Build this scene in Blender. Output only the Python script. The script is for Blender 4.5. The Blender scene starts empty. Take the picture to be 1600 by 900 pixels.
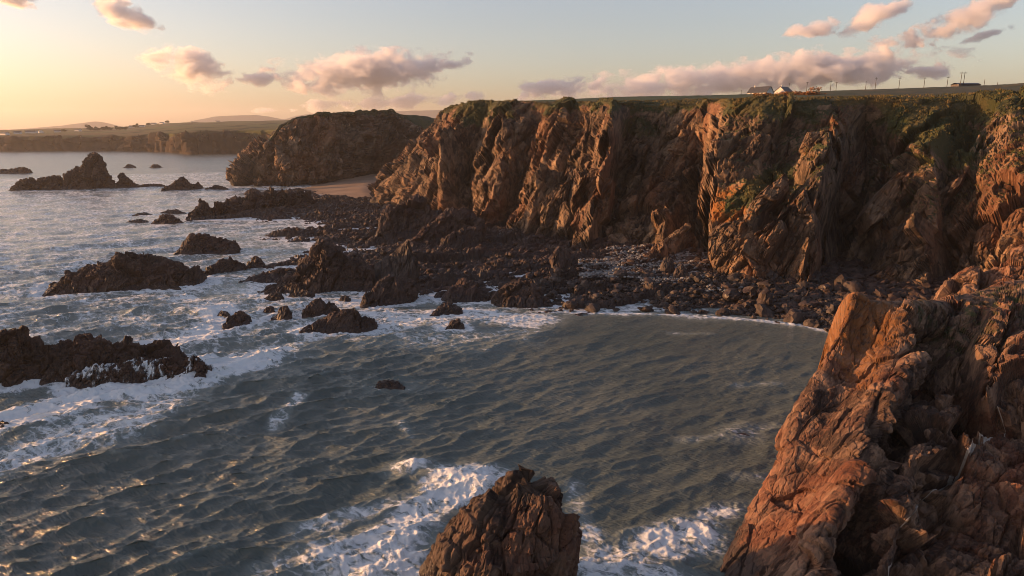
import bpy, math, random
import numpy as np
from mathutils import Vector

R = math.radians
sc = bpy.context.scene
COL = sc.collection
rng = np.random.default_rng(7)
random.seed(7)
CLOUDS = HAZE = True

# ------------------------------------------------------------------ camera
CAM_H, PITCH, F = 40.0, 13.2, 1067.0          # metres, degrees below level, focal length in px of a 1600 px wide frame
cam = bpy.data.cameras.new('camera')
cam.sensor_width = 36.0
cam.lens = 36.0 * F / 1600.0
cam.clip_start, cam.clip_end = 0.5, 60000.0
camo = bpy.data.objects.new('camera', cam)
camo.location = (0, 0, CAM_H)
camo.rotation_euler = (R(90 - PITCH), 0, 0)
COL.objects.link(camo)
sc.camera = camo

# ------------------------------------------------------------------ sky, sun, exposure
SUN_AZ, SUN_EL = 85.0, 6.5                    # degrees left of the view direction, degrees above the horizon
world = bpy.data.worlds.new('World')
sc.world = world
world.use_nodes = True
wn = world.node_tree
bg = wn.nodes['Background']
sky = wn.nodes.new('ShaderNodeTexSky')
sky.sky_type = 'NISHITA'
sky.sun_disc = False
sky.sun_elevation = R(SUN_EL)
sky.sun_rotation = R(-SUN_AZ)
sky.altitude = 0
sky.air_density = 1.0
sky.dust_density = 1.8
sky.ozone_density = 1.8
hs = wn.nodes.new('ShaderNodeHueSaturation')          # thin evening veil: paler, slightly warmer air than the clear model sky
hs.inputs['Saturation'].default_value = 0.80
tint = wn.nodes.new('ShaderNodeMix'); tint.data_type = 'RGBA'; tint.blend_type = 'MULTIPLY'; tint.inputs[0].default_value = 1.0
tint.inputs[7].default_value = (1.08, 0.945, 0.975, 1.0)
wn.links.new(sky.outputs[0], hs.inputs['Color'])
wn.links.new(hs.outputs[0], tint.inputs[6])
wn.links.new(tint.outputs[2], bg.inputs[0])
bg.inputs[1].default_value = 0.15
sl = bpy.data.lights.new('sun', 'SUN')
sl.energy = 5.0
sl.angle = R(0.6)
sl.color = (1.0, 0.49, 0.19)
slo = bpy.data.objects.new('sun', sl)
sd = Vector((-math.sin(R(SUN_AZ)) * math.cos(R(SUN_EL)), math.cos(R(SUN_AZ)) * math.cos(R(SUN_EL)), math.sin(R(SUN_EL))))
slo.rotation_euler = sd.to_track_quat('Z', 'Y').to_euler()
slo.location = (-200, 50, 120)
COL.objects.link(slo)
vs = sc.view_settings
vs.view_transform = 'Standard'
vs.look = 'None'
vs.exposure = 1.0
vs.gamma = 1.0
sc.cycles.use_denoising = True
sc.cycles.filter_width = 0.9
sc.cycles.max_bounces = 6
sc.cycles.diffuse_bounces = 3
sc.cycles.glossy_bounces = 3
sc.cycles.volume_bounces = 6
sc.cycles.volume_step_rate = 0.9
sc.cycles.volume_max_steps = 128
sc.cycles.sample_clamp_indirect = 6.0

# ------------------------------------------------------------------ numpy noise
def _hash(ix, iy, iz, seed):
    h = (ix.astype(np.int64) * 374761393 + iy.astype(np.int64) * 668265263 + iz.astype(np.int64) * 2147483647 + seed * 974634777) & 0xFFFFFFFF
    h = ((h ^ (h >> 13)) * 1274126177) & 0xFFFFFFFF
    h = ((h ^ (h >> 16)) * 2246822519) & 0xFFFFFFFF
    return h ^ (h >> 15)

def _u(h, k):
    h = ((h + k * 2654435769) & 0xFFFFFFFF)
    h = ((h ^ (h >> 15)) * 2246822519) & 0xFFFFFFFF
    h = h ^ (h >> 13)
    return (h & 0xFFFFFF).astype(np.float32) / np.float32(0xFFFFFF)

def noise(P, seed=0):
    """value-gradient noise, about -1..1; P (N,3)"""
    i = np.floor(P).astype(np.int64)
    f = (P - i).astype(np.float32)
    w = f * f * f * (f * (f * 6 - 15) + 10)
    out = np.zeros(len(P), np.float32)
    for dx in (0, 1):
        wx = w[:, 0] if dx else 1 - w[:, 0]
        for dy in (0, 1):
            wy = w[:, 1] if dy else 1 - w[:, 1]
            for dz in (0, 1):
                wz = w[:, 2] if dz else 1 - w[:, 2]
                h = _hash(i[:, 0] + dx, i[:, 1] + dy, i[:, 2] + dz, seed)
                g = ((_u(h, 1) * 2 - 1) * (f[:, 0] - dx) + (_u(h, 2) * 2 - 1) * (f[:, 1] - dy) + (_u(h, 3) * 2 - 1) * (f[:, 2] - dz))
                out += wx * wy * wz * g
    return out * 1.6

def fbm(P, octv=4, seed=0, gain=0.5, lac=2.03):
    o = np.zeros(len(P), np.float32); a = 1.0; Q = np.array(P, np.float64); t = 0
    for k in range(octv):
        o += a * noise(Q, seed + k); t += a
        a *= gain; Q = Q * lac + 17.3
    return o / t * 1.5

def facets(P, seed=0, tilt=1.0):
    """broken-rock relief: every Worley cell is a tilted plane at its own height. returns (relief, crack 0..1)"""
    i = np.floor(P).astype(np.int64)
    n = len(P)
    d1 = np.full(n, 9.0, np.float32); d2 = np.full(n, 9.0, np.float32); val = np.zeros(n, np.float32)
    for dx in (-1, 0, 1):
        for dy in (-1, 0, 1):
            for dz in (-1, 0, 1):
                cx, cy, cz = i[:, 0] + dx, i[:, 1] + dy, i[:, 2] + dz
                h = _hash(cx, cy, cz, seed)
                rx = (P[:, 0] - cx - 0.15 - 0.7 * _u(h, 1)).astype(np.float32)
                ry = (P[:, 1] - cy - 0.15 - 0.7 * _u(h, 2)).astype(np.float32)
                rz = (P[:, 2] - cz - 0.15 - 0.7 * _u(h, 3)).astype(np.float32)
                d = rx * rx + ry * ry + rz * rz
                m = d < d1
                d2 = np.where(m, d1, np.minimum(d2, d))
                d1 = np.where(m, d, d1)
                v = (_u(h, 4) - 0.5) * 1.1 + tilt * ((_u(h, 5) - 0.5) * rx + (_u(h, 6) - 0.5) * ry + (_u(h, 7) - 0.5) * rz) * 1.6
                val = np.where(m, v, val)
    e = np.sqrt(d2) - np.sqrt(d1)
    return val, np.clip(1 - e / 0.12, 0, 1)

def frame(e1, e2):
    a = np.array(e1, float); a /= np.linalg.norm(a)
    b = np.array(e2, float); b -= a * a.dot(b); b /= np.linalg.norm(b)
    return np.stack([a, b, np.cross(a, b)])

STRATA = frame((0.50, 0.15, 0.85), (0.8, -0.5, -0.3))     # beds lean from lower left to upper right

def rock_relief(P, cells, seed=0, fr=STRATA, stretch=2.3, flat=1.0, tilt=1.7):
    """cells: list of (cell size m, amplitude m, crack depth m)"""
    Q = P @ fr.T
    Q = Q / np.array([stretch, flat, 1.0])
    W = np.stack([noise(P / 9.0, seed + 50), noise(P / 9.0, seed + 51), noise(P / 9.0, seed + 52)], 1)
    d = np.zeros(len(P), np.float32)
    for k, (c, a, ck) in enumerate(cells):
        v, cr = facets((Q + W * min(c, 6) * 0.22) / c, seed + 11 * k, tilt)
        d += a * v - ck * cr
    return d

def sstep(a, b, x):
    t = np.clip((x - a) / (b - a), 0, 1)
    return t * t * (3 - 2 * t)

# ------------------------------------------------------------------ pixel <-> place helpers (used once, to lay out the plan)
CP, SP = math.cos(R(PITCH)), math.sin(R(PITCH))
def at_Yz(px, Y, z):
    d = Y * CP + (CAM_H - z) * SP
    return np.array(((px - 800.0) / F * d, Y, z))
def z_at(py, Y):
    return CAM_H - Y * math.tan(R(PITCH) + math.atan((py - 450.0) / F))
def at_pY(px, py, Y):
    return at_Yz(px, Y, z_at(py, Y))
def at_sea(px, py, z=0.0):
    Y = (CAM_H - z) / math.tan(R(PITCH) + math.atan((py - 450.0) / F))
    return at_Yz(px, Y, z)

# ------------------------------------------------------------------ mesh helpers
def link(name, me, mat=None, parent=None):
    o = bpy.data.objects.new(name, me)
    COL.objects.link(o)
    if mat is not None and len(me.materials) == 0:
        me.materials.append(mat)
    if parent is not None:
        o.parent = parent
    return o

def tag(o, label=None, cat=None, group=None, kind=None):
    if label: o['label'] = label
    if cat: o['category'] = cat
    if group: o['group'] = group
    if kind: o['kind'] = kind
    return o

def mesh_np(name, V, Fq, smooth=True, attrs=None):
    """V (n,3), Fq (m,k) faces of equal size"""
    me = bpy.data.meshes.new(name)
    m, k = Fq.shape
    me.vertices.add(len(V)); me.vertices.foreach_set('co', np.ascontiguousarray(V, np.float32).ravel())
    me.loops.add(m * k); me.loops.foreach_set('vertex_index', np.ascontiguousarray(Fq, np.int32).ravel())
    me.polygons.add(m)
    me.polygons.foreach_set('loop_start', np.arange(0, m * k, k, dtype=np.int32))
    me.polygons.foreach_set('loop_total', np.full(m, k, np.int32))
    me.polygons.foreach_set('use_smooth', np.full(m, bool(smooth)))
    if attrs:
        for an, av in attrs.items():
            a = me.attributes.new(an, 'FLOAT', 'POINT')
            a.data.foreach_set('value', np.ascontiguousarray(av, np.float32).ravel())
    me.update()
    return me

def grid_faces(nu, nv, close_u=False):
    a = np.arange(nu * nv).reshape(nu, nv)
    if close_u:
        a = np.concatenate([a, a[:1]], 0)
    q = np.stack([a[:-1, :-1], a[1:, :-1], a[1:, 1:], a[:-1, 1:]], -1)
    return q.reshape(-1, 4)

def grid_normals(P):
    du = np.gradient(P, axis=0); dv = np.gradient(P, axis=1)
    n = np.cross(du, dv)
    return n / np.maximum(np.linalg.norm(n, axis=2, keepdims=True), 1e-9)

def cat_interp(C, t):
    """Catmull-Rom through C (k, ...) at parameters t in 0..k-1"""
    k = len(C)
    i = np.clip(np.floor(t).astype(int), 0, k - 2)
    f = (t - i).reshape((-1,) + (1,) * (C.ndim - 1))
    p0, p1, p2, p3 = C[np.maximum(i - 1, 0)], C[i], C[i + 1], C[np.minimum(i + 2, k - 1)]
    return 0.5 * ((2 * p1) + (-p0 + p2) * f + (2 * p0 - 5 * p1 + 4 * p2 - p3) * f ** 2 + (-p0 + 3 * p1 - 3 * p2 + p3) * f ** 3)

def params(counts):
    return np.concatenate([k + np.arange(n) / n for k, n in enumerate(counts)] + [[len(counts)]])

def poly_sdf(X, Y, poly):
    """signed distance, positive inside"""
    poly = np.asarray(poly, float)
    d = np.full(X.shape, 1e18); inside = np.zeros(X.shape, bool)
    n = len(poly)
    for i in range(n):
        a, b = poly[i], poly[(i + 1) % n]
        ex, ey = b - a
        t = np.clip(((X - a[0]) * ex + (Y - a[1]) * ey) / (ex * ex + ey * ey + 1e-12), 0, 1)
        d = np.minimum(d, (X - a[0] - t * ex) ** 2 + (Y - a[1] - t * ey) ** 2)
        c = ((a[1] <= Y) & (b[1] > Y)) | ((b[1] <= Y) & (a[1] > Y))
        with np.errstate(divide='ignore', invalid='ignore'):
            xi = a[0] + (Y - a[1]) * ex / (ey if abs(ey) > 1e-12 else 1e-12)
        inside ^= c & (X < xi)
    d = np.sqrt(d)
    return np.where(inside, d, -d)

# ------------------------------------------------------------------ materials
class NT:
    def __init__(s, name):
        s.m = bpy.data.materials.new(name); s.m.use_nodes = True
        s.t = s.m.node_tree; s.t.nodes.clear()
        s.out = s.t.nodes.new('ShaderNodeOutputMaterial')
    def n(s, typ, ins=None, **props):
        nd = s.t.nodes.new('ShaderNode' + typ)
        for k, v in props.items(): setattr(nd, k, v)
        for k, v in (ins or {}).items():
            sock = nd.inputs[k]
            if isinstance(v, bpy.types.NodeSocket): s.t.links.new(v, sock)
            else: sock.default_value = v
        return nd
    def math(s, op, a, b=0.0, clamp=False):
        return s.n('Math', {0: a, 1: b}, operation=op, use_clamp=clamp).outputs[0]
    def mix(s, f, a, b):
        nd = s.n('Mix', {0: f}, data_type='RGBA')
        for idx, v in ((6, a), (7, b)):
            if isinstance(v, bpy.types.NodeSocket): s.t.links.new(v, nd.inputs[idx])
            else: nd.inputs[idx].default_value = (*v, 1.0) if len(v) == 3 else v
        return nd.outputs[2]
    def ramp(s, f, stops):
        nd = s.n('ValToRGB', {0: f})
        e = nd.color_ramp.elements
        while len(e) < len(stops): e.new(0.5)
        for el, (p, c) in zip(e, stops):
            el.position = p; el.color = (*c, 1.0) if len(c) == 3 else (c[0],) * 3 + (1.0,)
        return nd.outputs[0]
    def smooth(s, f, a, b):
        return s.n('MapRange', {0: f, 1: a, 2: b, 3: 0.0, 4: 1.0}, interpolation_type='SMOOTHSTEP').outputs[0]
    def pos(s):
        return s.n('NewGeometry').outputs['Position']
    def vmul(s, v, k):
        return s.n('VectorMath', {0: v, 1: k}, operation='MULTIPLY').outputs[0]
    def noise(s, v, scale, detail=5.0, rough=0.55, dist=0.0):
        return s.n('TexNoise', {'Vector': v, 'Scale': scale, 'Detail': detail, 'Roughness': rough, 'Distortion': dist}).outputs[0]
    def attr(s, name):
        return s.n('Attribute', attribute_name=name).outputs['Fac']
    def done(s, shader):
        s.t.links.new(shader, s.out.inputs[0]); return s.m

def rock_material(name, dark, mid, light, red, scale=1.0, veg=True, lichen=True, bump=0.6, rough=0.85, shift=0.0):
    T = NT(name)
    p = T.pos()
    rot = T.n('VectorRotate', {'Vector': p, 'Rotation': (0.2, -0.52, 0.1)}, rotation_type='EULER_XYZ').outputs[0]
    st = T.vmul(rot, (1.0, 1.0, 0.33))
    big = T.noise(p, 0.045 * scale, 4.0, 0.6)
    midn = T.noise(st, 0.30 * scale, 8.0, 0.68, 0.6)
    fine = T.noise(st, 1.9 * scale, 8.0, 0.7, 0.3)
    vor = T.n('TexVoronoi', {'Vector': st, 'Scale': 0.55 * scale}).outputs['Color']
    vr = T.n('SeparateColor', {0: vor}).outputs[0]
    vr2 = T.n('SeparateColor', {0: T.n('TexVoronoi', {'Vector': st, 'Scale': 0.17 * scale}).outputs['Color']}).outputs[1]
    v = T.math('ADD', T.math('MULTIPLY', midn, 0.68), T.math('ADD', T.math('MULTIPLY', fine, 0.45), T.math('MULTIPLY', T.math('ADD', vr, T.math('MULTIPLY', vr2, 0.8)), 0.20)))
    v = T.math('ADD', v, shift)
    col = T.ramp(v, [(0.50, dark), (0.68, mid), (0.87, light), (1.0, tuple(min(1, c * 1.5) for c in light))])
    redf = T.smooth(T.math('ADD', big, T.math('MULTIPLY', T.math('SUBTRACT', fine, 0.5), 0.5)), 0.48, 0.66)
    col = T.mix(T.math('MULTIPLY', redf, 0.75), col, T.mix(0.5, col, red))
    rg = T.math('MULTIPLY', fine, 0.2)
    rgh = T.math('ADD', rg, rough - 0.1)
    if lichen:
        ln = T.noise(p, 0.9 * scale, 6.0, 0.7)
        lf = T.math('MULTIPLY', T.smooth(T.math('ADD', ln, T.math('MULTIPLY', T.attr('lichen'), 0.45)), 0.68, 0.82), T.attr('lichen'))
        col = T.mix(lf, col, T.mix(fine, (0.24, 0.088, 0.016), (0.15, 0.068, 0.020)))
    if veg:
        va = T.attr('veg')
        vn = T.noise(p, 0.55 * scale, 7.0, 0.7)
        vf = T.smooth(T.math('ADD', va, T.math('MULTIPLY', T.math('SUBTRACT', vn, 0.5), 1.1)), 0.38, 0.62)
        g1 = T.noise(p, 0.09 * scale, 4.0, 0.6)
        g2 = T.noise(p, 2.4 * scale, 5.0, 0.75)
        gc = T.ramp(T.math('ADD', T.math('MULTIPLY', g1, 0.7), T.math('MULTIPLY', g2, 0.35)),
                    [(0.36, (0.016, 0.019, 0.008)), (0.50, (0.036, 0.037, 0.013)), (0.60, (0.075, 0.055, 0.020)), (0.74, (0.115, 0.070, 0.026))])
        gc = T.mix(T.attr('green'), gc, T.mix(g2, (0.016, 0.026, 0.008), (0.052, 0.078, 0.021)))
        col = T.mix(vf, col, gc)
    wet = T.attr('wet')
    wf = T.smooth(T.math('ADD', wet, T.math('MULTIPLY', T.math('SUBTRACT', midn, 0.5), 0.8)), 0.35, 0.65)
    col = T.mix(T.math('MULTIPLY', wf, 0.88), col, T.mix(fine, (0.014, 0.010, 0.009), (0.050, 0.031, 0.025)))
    rgh = T.math('SUBTRACT', rgh, T.math('MULTIPLY', wf, 0.30))
    bn = T.math('ADD', T.math('MULTIPLY', midn, 0.9), T.math('MULTIPLY', fine, 0.5))
    bmp = T.n('Bump', {'Height': bn, 'Strength': bump, 'Distance': 0.9 / scale})
    sh = T.n('BsdfPrincipled', {'Base Color': col, 'Roughness': rgh, 'Normal': bmp.outputs[0], 'Specular IOR Level': 0.3})
    return T.done(sh.outputs[0])

M_CLIFF = rock_material('cliff_rock', (0.010, 0.0075, 0.006), (0.056, 0.036, 0.024), (0.185, 0.122, 0.075), (0.20, 0.074, 0.028))
M_HEAD = rock_material('headland_rock', (0.022, 0.015, 0.011), (0.085, 0.054, 0.035), (0.185, 0.120, 0.074), (0.22, 0.085, 0.036), scale=0.7)
M_FORE = rock_material('foreground_rock', (0.010, 0.007, 0.006), (0.056, 0.032, 0.022), (0.200, 0.122, 0.078), (0.22, 0.064, 0.026), scale=1.9, bump=0.7)
M_REEF = rock_material('reef_rock', (0.012, 0.008, 0.0075), (0.034, 0.021, 0.017), (0.066, 0.042, 0.033), (0.062, 0.026, 0.019), scale=1.3, veg=False, lichen=False, rough=0.75)
M_PINN = rock_material('pinnacle_rock', (0.010, 0.007, 0.006), (0.036, 0.023, 0.018), (0.095, 0.062, 0.044), (0.13, 0.044, 0.022), scale=2.2, veg=False, lichen=True, bump=0.5)
M_BOULD = rock_material('boulder_rock', (0.012, 0.009, 0.008), (0.034, 0.025, 0.021), (0.070, 0.053, 0.043), (0.055, 0.032, 0.024), scale=1.6, veg=False, lichen=False, rough=0.7, bump=0.2)

def simple(name, c1, c2, scale=1.0, rough=0.9, bump=0.0, spec=0.3):
    T = NT(name)
    nz = T.noise(T.pos(), scale, 6.0, 0.65)
    col = T.mix(T.smooth(nz, 0.35, 0.65), c1, c2)
    ins = {'Base Color': col, 'Roughness': rough, 'Specular IOR Level': spec}
    if bump:
        ins['Normal'] = T.n('Bump', {'Height': nz, 'Strength': bump, 'Distance': 0.5 / scale}).outputs[0]
    return T.done(T.n('BsdfPrincipled', ins).outputs[0])

# ------------------------------------------------------------------ plan of the shore
def sea_poly(pts): return [tuple(at_sea(*p)[:2]) for p in pts]
SHELF = sea_poly([(1420, 545), (1345, 528), (1290, 513), (1200, 497), (1100, 487), (1000, 481), (900, 484), (830, 478), (780, 472),
                  (720, 470), (655, 468), (630, 470), (590, 462), (540, 452), (480, 446), (425, 450), (408, 440), (440, 415), (475, 400), (500, 388),
                  (470, 380), (415, 374), (440, 366), (500, 358), (470, 344), (420, 345), (300, 345), (310, 335), (345, 322), (395, 304), (440, 297), (488, 299),
                  (500, 306), (560, 312), (590, 308)]) + [(-66, 420), (-40, 470), (60, 420), (160, 300), (280, 240), (280, 90), (150, 100)]
BEACH = sea_poly([(470, 297), (500, 306), (560, 314), (600, 312)]) + [(-58, 470), (-55, 600), (-95, 640), (-140, 600), (-150, 540)]

def shelf_h(X, Y, detail=True):
    s = poly_sdf(X, Y, SHELF)
    P = np.stack([X, Y, np.zeros_like(X)], -1).reshape(-1, 3)
    w = (fbm(P / 17.0, 3, 31) * 5.0).reshape(X.shape)
    s2 = s + w * np.clip(1 - np.abs(s) / 60, 0.2, 1)
    lo = sstep(45, 5, X)
    h = np.where(s2 > 0, 0.25 - 0.15 * lo + (3.6 - 1.5 * lo) * (1 - np.exp(-np.maximum(s2, 0) / (17.0 + 14 * lo))), 0.14 * s2)
    if detail:
        # the beds run out to sea: elongated broken ribs
        fr = frame((-0.62, -0.25, 0.0), (0.25, -0.6, 0.0))
        Q = P @ fr.T
        Q = Q / np.array([3.2, 1.0, 1.0])
        v1, c1 = facets(Q / 7.0, 71); v2, c2 = facets(Q / 2.6, 72); v3, c3 = facets(P / 1.1, 73)
        r = (1.15 * v1 - 0.5 * c1 + 0.75 * v2 - 0.4 * c2 + 0.42 * v3 - 0.2 * c3).reshape(X.shape)
        k = np.clip(1 - np.maximum(-s2, 0) / 14.0, 0, 1)
        rough = 0.35 + 1.25 * sstep(70, 10, X + 0 * Y)        # the boulder beach to the right is smoother than the ribs to the left
        h = h + r * k * rough
    return np.maximum(h, -4.0)

# ------------------------------------------------------------------ sea
def fft_tile(N, L, wind, V, seed, cut):
    g = np.random.default_rng(seed)
    k = np.fft.fftfreq(N, L / N) * 2 * np.pi
    KX, KY = np.meshgrid(k, k, indexing='ij')
    K = np.hypot(KX, KY); K[0, 0] = 1e-6
    Lw = V * V / 9.81
    cosf = (KX * wind[0] + KY * wind[1]) / K
    S = np.exp(-1 / (K * Lw) ** 2) / K ** 3.3 * (0.02 + np.abs(cosf) ** 7) * np.exp(-(K * cut) ** 2)
    S[0, 0] = 0
    H = (g.normal(size=(N, N)) + 1j * g.normal(size=(N, N))) * np.sqrt(S)
    h = np.real(np.fft.ifft2(H))
    dx = np.real(np.fft.ifft2(-1j * KX / K * H)); dy = np.real(np.fft.ifft2(-1j * KY / K * H))
    s = h.std()
    return h / s, dx / s, dy / s

def tile_sample(T, L, X, Y):
    N = T.shape[0]
    u = (X / L * N) % N; v = (Y / L * N) % N
    i = np.floor(u).astype(int); j = np.floor(v).astype(int)
    fu, fv = u - i, v - j
    i %= N; j %= N; i1 = (i + 1) % N; j1 = (j + 1) % N
    return (T[i, j] * (1 - fu) * (1 - fv) + T[i1, j] * fu * (1 - fv) + T[i, j1] * (1 - fu) * fv + T[i1, j1] * fu * fv)

wd = np.array([0.52, -0.854])
ROCK_FOAM = []            # (x, y, radius) of rocks standing in the sea, filled while rocks are laid out

def build_sea():
    rs = [38.0]
    while rs[-1] < 1500: rs.append(rs[-1] + max(0.21, 0.62 * rs[-1] ** 2 / 27000.0))
    while rs[-1] < 9800: rs.append(rs[-1] * 1.06)
    rs = np.array([2.0, 12.0, 24.0, 32.0] + rs)
    a_in = np.linspace(-42, 42, 860)
    an = R(1) * np.concatenate([np.linspace(-180, -43, 50), a_in, np.linspace(43, 178, 50)])
    A, RR = np.meshgrid(an, rs, indexing='ij')
    X0, Y0 = RR * np.sin(A), RR * np.cos(A)
    h1, dx1, dy1 = fft_tile(512, 190.0, wd, 6.2, 3, 0.22)
    h2, dx2, dy2 = fft_tile(512, 61.0, np.array([0.35, -0.937]), 3.4, 5, 0.06)
    # calmer in the lee of the reefs (the cove), livelier to the left
    s = poly_sdf(X0, Y0, SHELF)
    lee = sstep(-45, 25, X0 + 0.15 * (Y0 - 100))
    amp = (0.31 - 0.21 * lee) * (0.35 + 0.65 * sstep(0, 35, -s)) * (1 - 0.35 * sstep(150, 400, RR))
    f2 = sstep(420, 120, RR)
    f1 = sstep(1400, 400, RR)
    H = amp * (f1 * tile_sample(h1, 190.0, X0, Y0) + 0.5 * f2 * tile_sample(h2, 61.0, X0 + 13, Y0))
    CH = -1.15
    X = X0 + CH * amp * (f1 * tile_sample(dx1, 190.0, X0, Y0) + 0.5 * f2 * tile_sample(dx2, 61.0, X0 + 13, Y0))
    Y = Y0 + CH * amp * (f1 * tile_sample(dy1, 190.0, X0, Y0) + 0.5 * f2 * tile_sample(dy2, 61.0, X0 + 13, Y0))
    # ---- foam
    P = np.stack([X0, Y0, np.zeros_like(X0)], -1).reshape(-1, 3)
    near = (RR < 700)
    foam = np.zeros_like(X0)
    wob = np.zeros_like(X0)
    wob[near] = fbm(P[near.ravel()] / 9.0, 3, 91)
    sh = np.full_like(X0, -9.0)
    m = near & (s > -40) & (s < 60)
    sh[m] = shelf_h(X0[m], Y0[m], False)
    foam = np.maximum(foam, 0.80 * sstep(-1.5, 0.1, sh) * (1 - 0.45 * sstep(10, 60, X0)))
    for (x, y, r, k) in ROCK_FOAM:
        d = np.hypot(X0 - x, Y0 - y) - r
        foam = np.maximum(foam, k * sstep(4.5 + 0.45 * r, 0, d + wob * 1.5))
    def blob(pxy, rx, ry, ang, k):
        c = at_sea(*pxy)[:2]
        ca, sa = math.cos(R(ang)), math.sin(R(ang))
        u = ((X0 - c[0]) * ca + (Y0 - c[1]) * sa) / rx; v = (-(X0 - c[0]) * sa + (Y0 - c[1]) * ca) / ry
        return k * sstep(1.25, 0.2, np.hypot(u, v) + wob * 0.35)
    def streak(pts, wdt, k):
        Q = [at_sea(*p)[:2] for p in pts]
        d = np.full(X0.shape, 1e9)
        for a, b in zip(Q[:-1], Q[1:]):
            e = b - a
            t = np.clip(((X0 - a[0]) * e[0] + (Y0 - a[1]) * e[1]) / e.dot(e), 0, 1)
            d = np.minimum(d, np.hypot(X0 - a[0] - t * e[0], Y0 - a[1] - t * e[1]))
        return k * sstep(wdt * 1.3, wdt * 0.1, d + wob * wdt * 0.4)
    parts = [
        streak([(-60, 670), (60, 645), (160, 615), (290, 590), (350, 568), (410, 556)], 10.0, 1.05),
        streak([(-40, 730), (120, 680), (250, 630)], 9.0, 0.74),
        streak([(255, 540), (300, 535), (345, 505), (335, 480)], 9.0, 1.0),
        streak([(270, 455), (330, 475), (350, 500)], 4.0, 0.78),
        streak([(120, 470), (240, 462), (290, 470)], 4.0, 0.72),
        streak([(600, 880), (650, 800), (700, 745), (765, 750)], 4.6, 0.86),
        blob((640, 735), 5, 3.2, 20, 0.85), blob((720, 770), 6, 5, 30, 0.98),
        blob((590, 850), 10, 6, 30, 0.84), blob((530, 810), 9, 3.5, 30, 0.66), blob((590, 905), 11, 6, 30, 0.86), blob((500, 870), 9, 3, 30, 0.55),
        blob((1060, 840), 8, 5.0, 20, 0.84), blob((960, 880), 8, 5.0, 10, 0.72), blob((1130, 800), 5, 3, 25, 0.78), blob((1000, 915), 9, 5, 0, 0.80),
        streak([(895, 760), (905, 800), (930, 860)], 2.5, 0.62),
        streak([(1065, 685), (1140, 680)], 1.7, 0.5), streak([(1150, 678), (1215, 665)], 1.8, 0.46), streak([(1150, 745), (1200, 748)], 1.6, 0.48),
        streak([(1150, 602), (1215, 600)], 2.0, 0.42), streak([(1050, 520), (1110, 522)], 2.0, 0.42),
        streak([(430, 660), (470, 620)], 1.6, 0.66), streak([(620, 655), (640, 680)], 1.3, 0.55),
        streak([(570, 490), (640, 498), (720, 492), (830, 498)], 11.0, 0.80), streak([(580, 520), (720, 530), (800, 520)], 12.0, 0.56),
        streak([(430, 500), (520, 470), (600, 480)], 8.0, 0.74), streak([(420, 470), (400, 500)], 7.0, 0.62),
        streak([(840, 488), (940, 490), (1050, 492), (1150, 498), (1250, 508), (1310, 522)], 2.4, 0.80),
        streak([(180, 345), (300, 350), (420, 350), (520, 340)], 6.0, 0.62), streak([(400, 395), (470, 372)], 6, 0.66),
        streak([(370, 292), (470, 300)], 5, 0.7), streak([(480, 298), (510, 304), (560, 312)], 5, 0.85),
        streak([(240, 330), (330, 312), (380, 300)], 5, 0.5)]
    for q in parts: foam = np.maximum(foam, q)
    # a little foam on steep crests in open water
    foam = np.maximum(foam, 0.46 * sstep(1.5, 2.6, H / np.maximum(amp, 0.05)) * sstep(60, -40, X0) * near)
    foam = np.where(foam > 0.3, foam + 0.10, foam)
    foam = np.maximum(foam, (0.66 + 0.26 * wob) * sstep(10, -45, X0 + 0.12 * (Y0 - 100)) * sstep(75, 150, RR) * near)  # thin foam over the left sea, which also feeds the painted sky sheen
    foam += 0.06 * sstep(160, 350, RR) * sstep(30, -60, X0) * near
    # surf stands up a little where it breaks
    lump = np.zeros_like(X0)
    mm = near & (foam > 0.35) & (RR < 220)
    lump[mm] = np.abs(fbm(P[mm.ravel()] / 1.6, 4, 95))
    Z = H + np.clip(foam - 0.35, 0, 1) * lump * 0.55
    def swell(pts, wdt, hgt):
        Q = [at_sea(*p)[:2] for p in pts]
        d = np.full(X0.shape, 1e9)
        for a, b in zip(Q[:-1], Q[1:]):
            e = b - a
            t = np.clip(((X0 - a[0]) * e[0] + (Y0 - a[1]) * e[1]) / e.dot(e), 0, 1)
            d = np.minimum(d, np.hypot(X0 - a[0] - t * e[0], Y0 - a[1] - t * e[1]))
        return hgt * np.exp(-(d / wdt) ** 2)
    Z = Z + swell([(220, 488), (280, 486), (330, 492)], 3.0, 1.3) + swell([(290, 588), (370, 572), (425, 556)], 2.2, 0.9) + swell([(640, 735), (700, 745), (760, 760)], 1.6, 0.8)
    V = np.stack([X, Y, Z], -1).reshape(-1, 3)
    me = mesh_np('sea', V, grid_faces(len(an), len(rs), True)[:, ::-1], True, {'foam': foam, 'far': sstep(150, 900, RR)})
    # ---- water
    T = NT('sea_water')
    p = T.pos()
    q = T.vmul(T.n('VectorRotate', {'Vector': p, 'Angle': R(32)}, rotation_type='Z_AXIS').outputs[0], (0.55, 1.9, 1.0))
    far = T.attr('far')
    b1 = T.noise(q, 1.3, 5.0, 0.62, 0.4)
    b2 = T.noise(q, 0.28, 4.0, 0.55, 0.3)
    b3 = T.noise(q, 0.05, 5.0, 0.6, 0.3)
    hgt = T.math('ADD', T.math('ADD', T.math('MULTIPLY', b1, 0.42), T.math('MULTIPLY', T.noise(q, 4.2, 3.0, 0.6), 0.10)), T.math('ADD', T.math('MULTIPLY', T.math('MULTIPLY', b2, far), 0.55), T.math('MULTIPLY', T.math('MULTIPLY', b3, far), 1.2)))
    bmp = T.n('Bump', {'Height': hgt, 'Strength': 0.8, 'Distance': 1.0})
    fa = T.attr('foam')
    warp = T.n('TexNoise', {'Vector': p, 'Scale': 0.45, 'Detail': 5.0, 'Roughness': 0.6}).outputs['Color']
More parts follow.
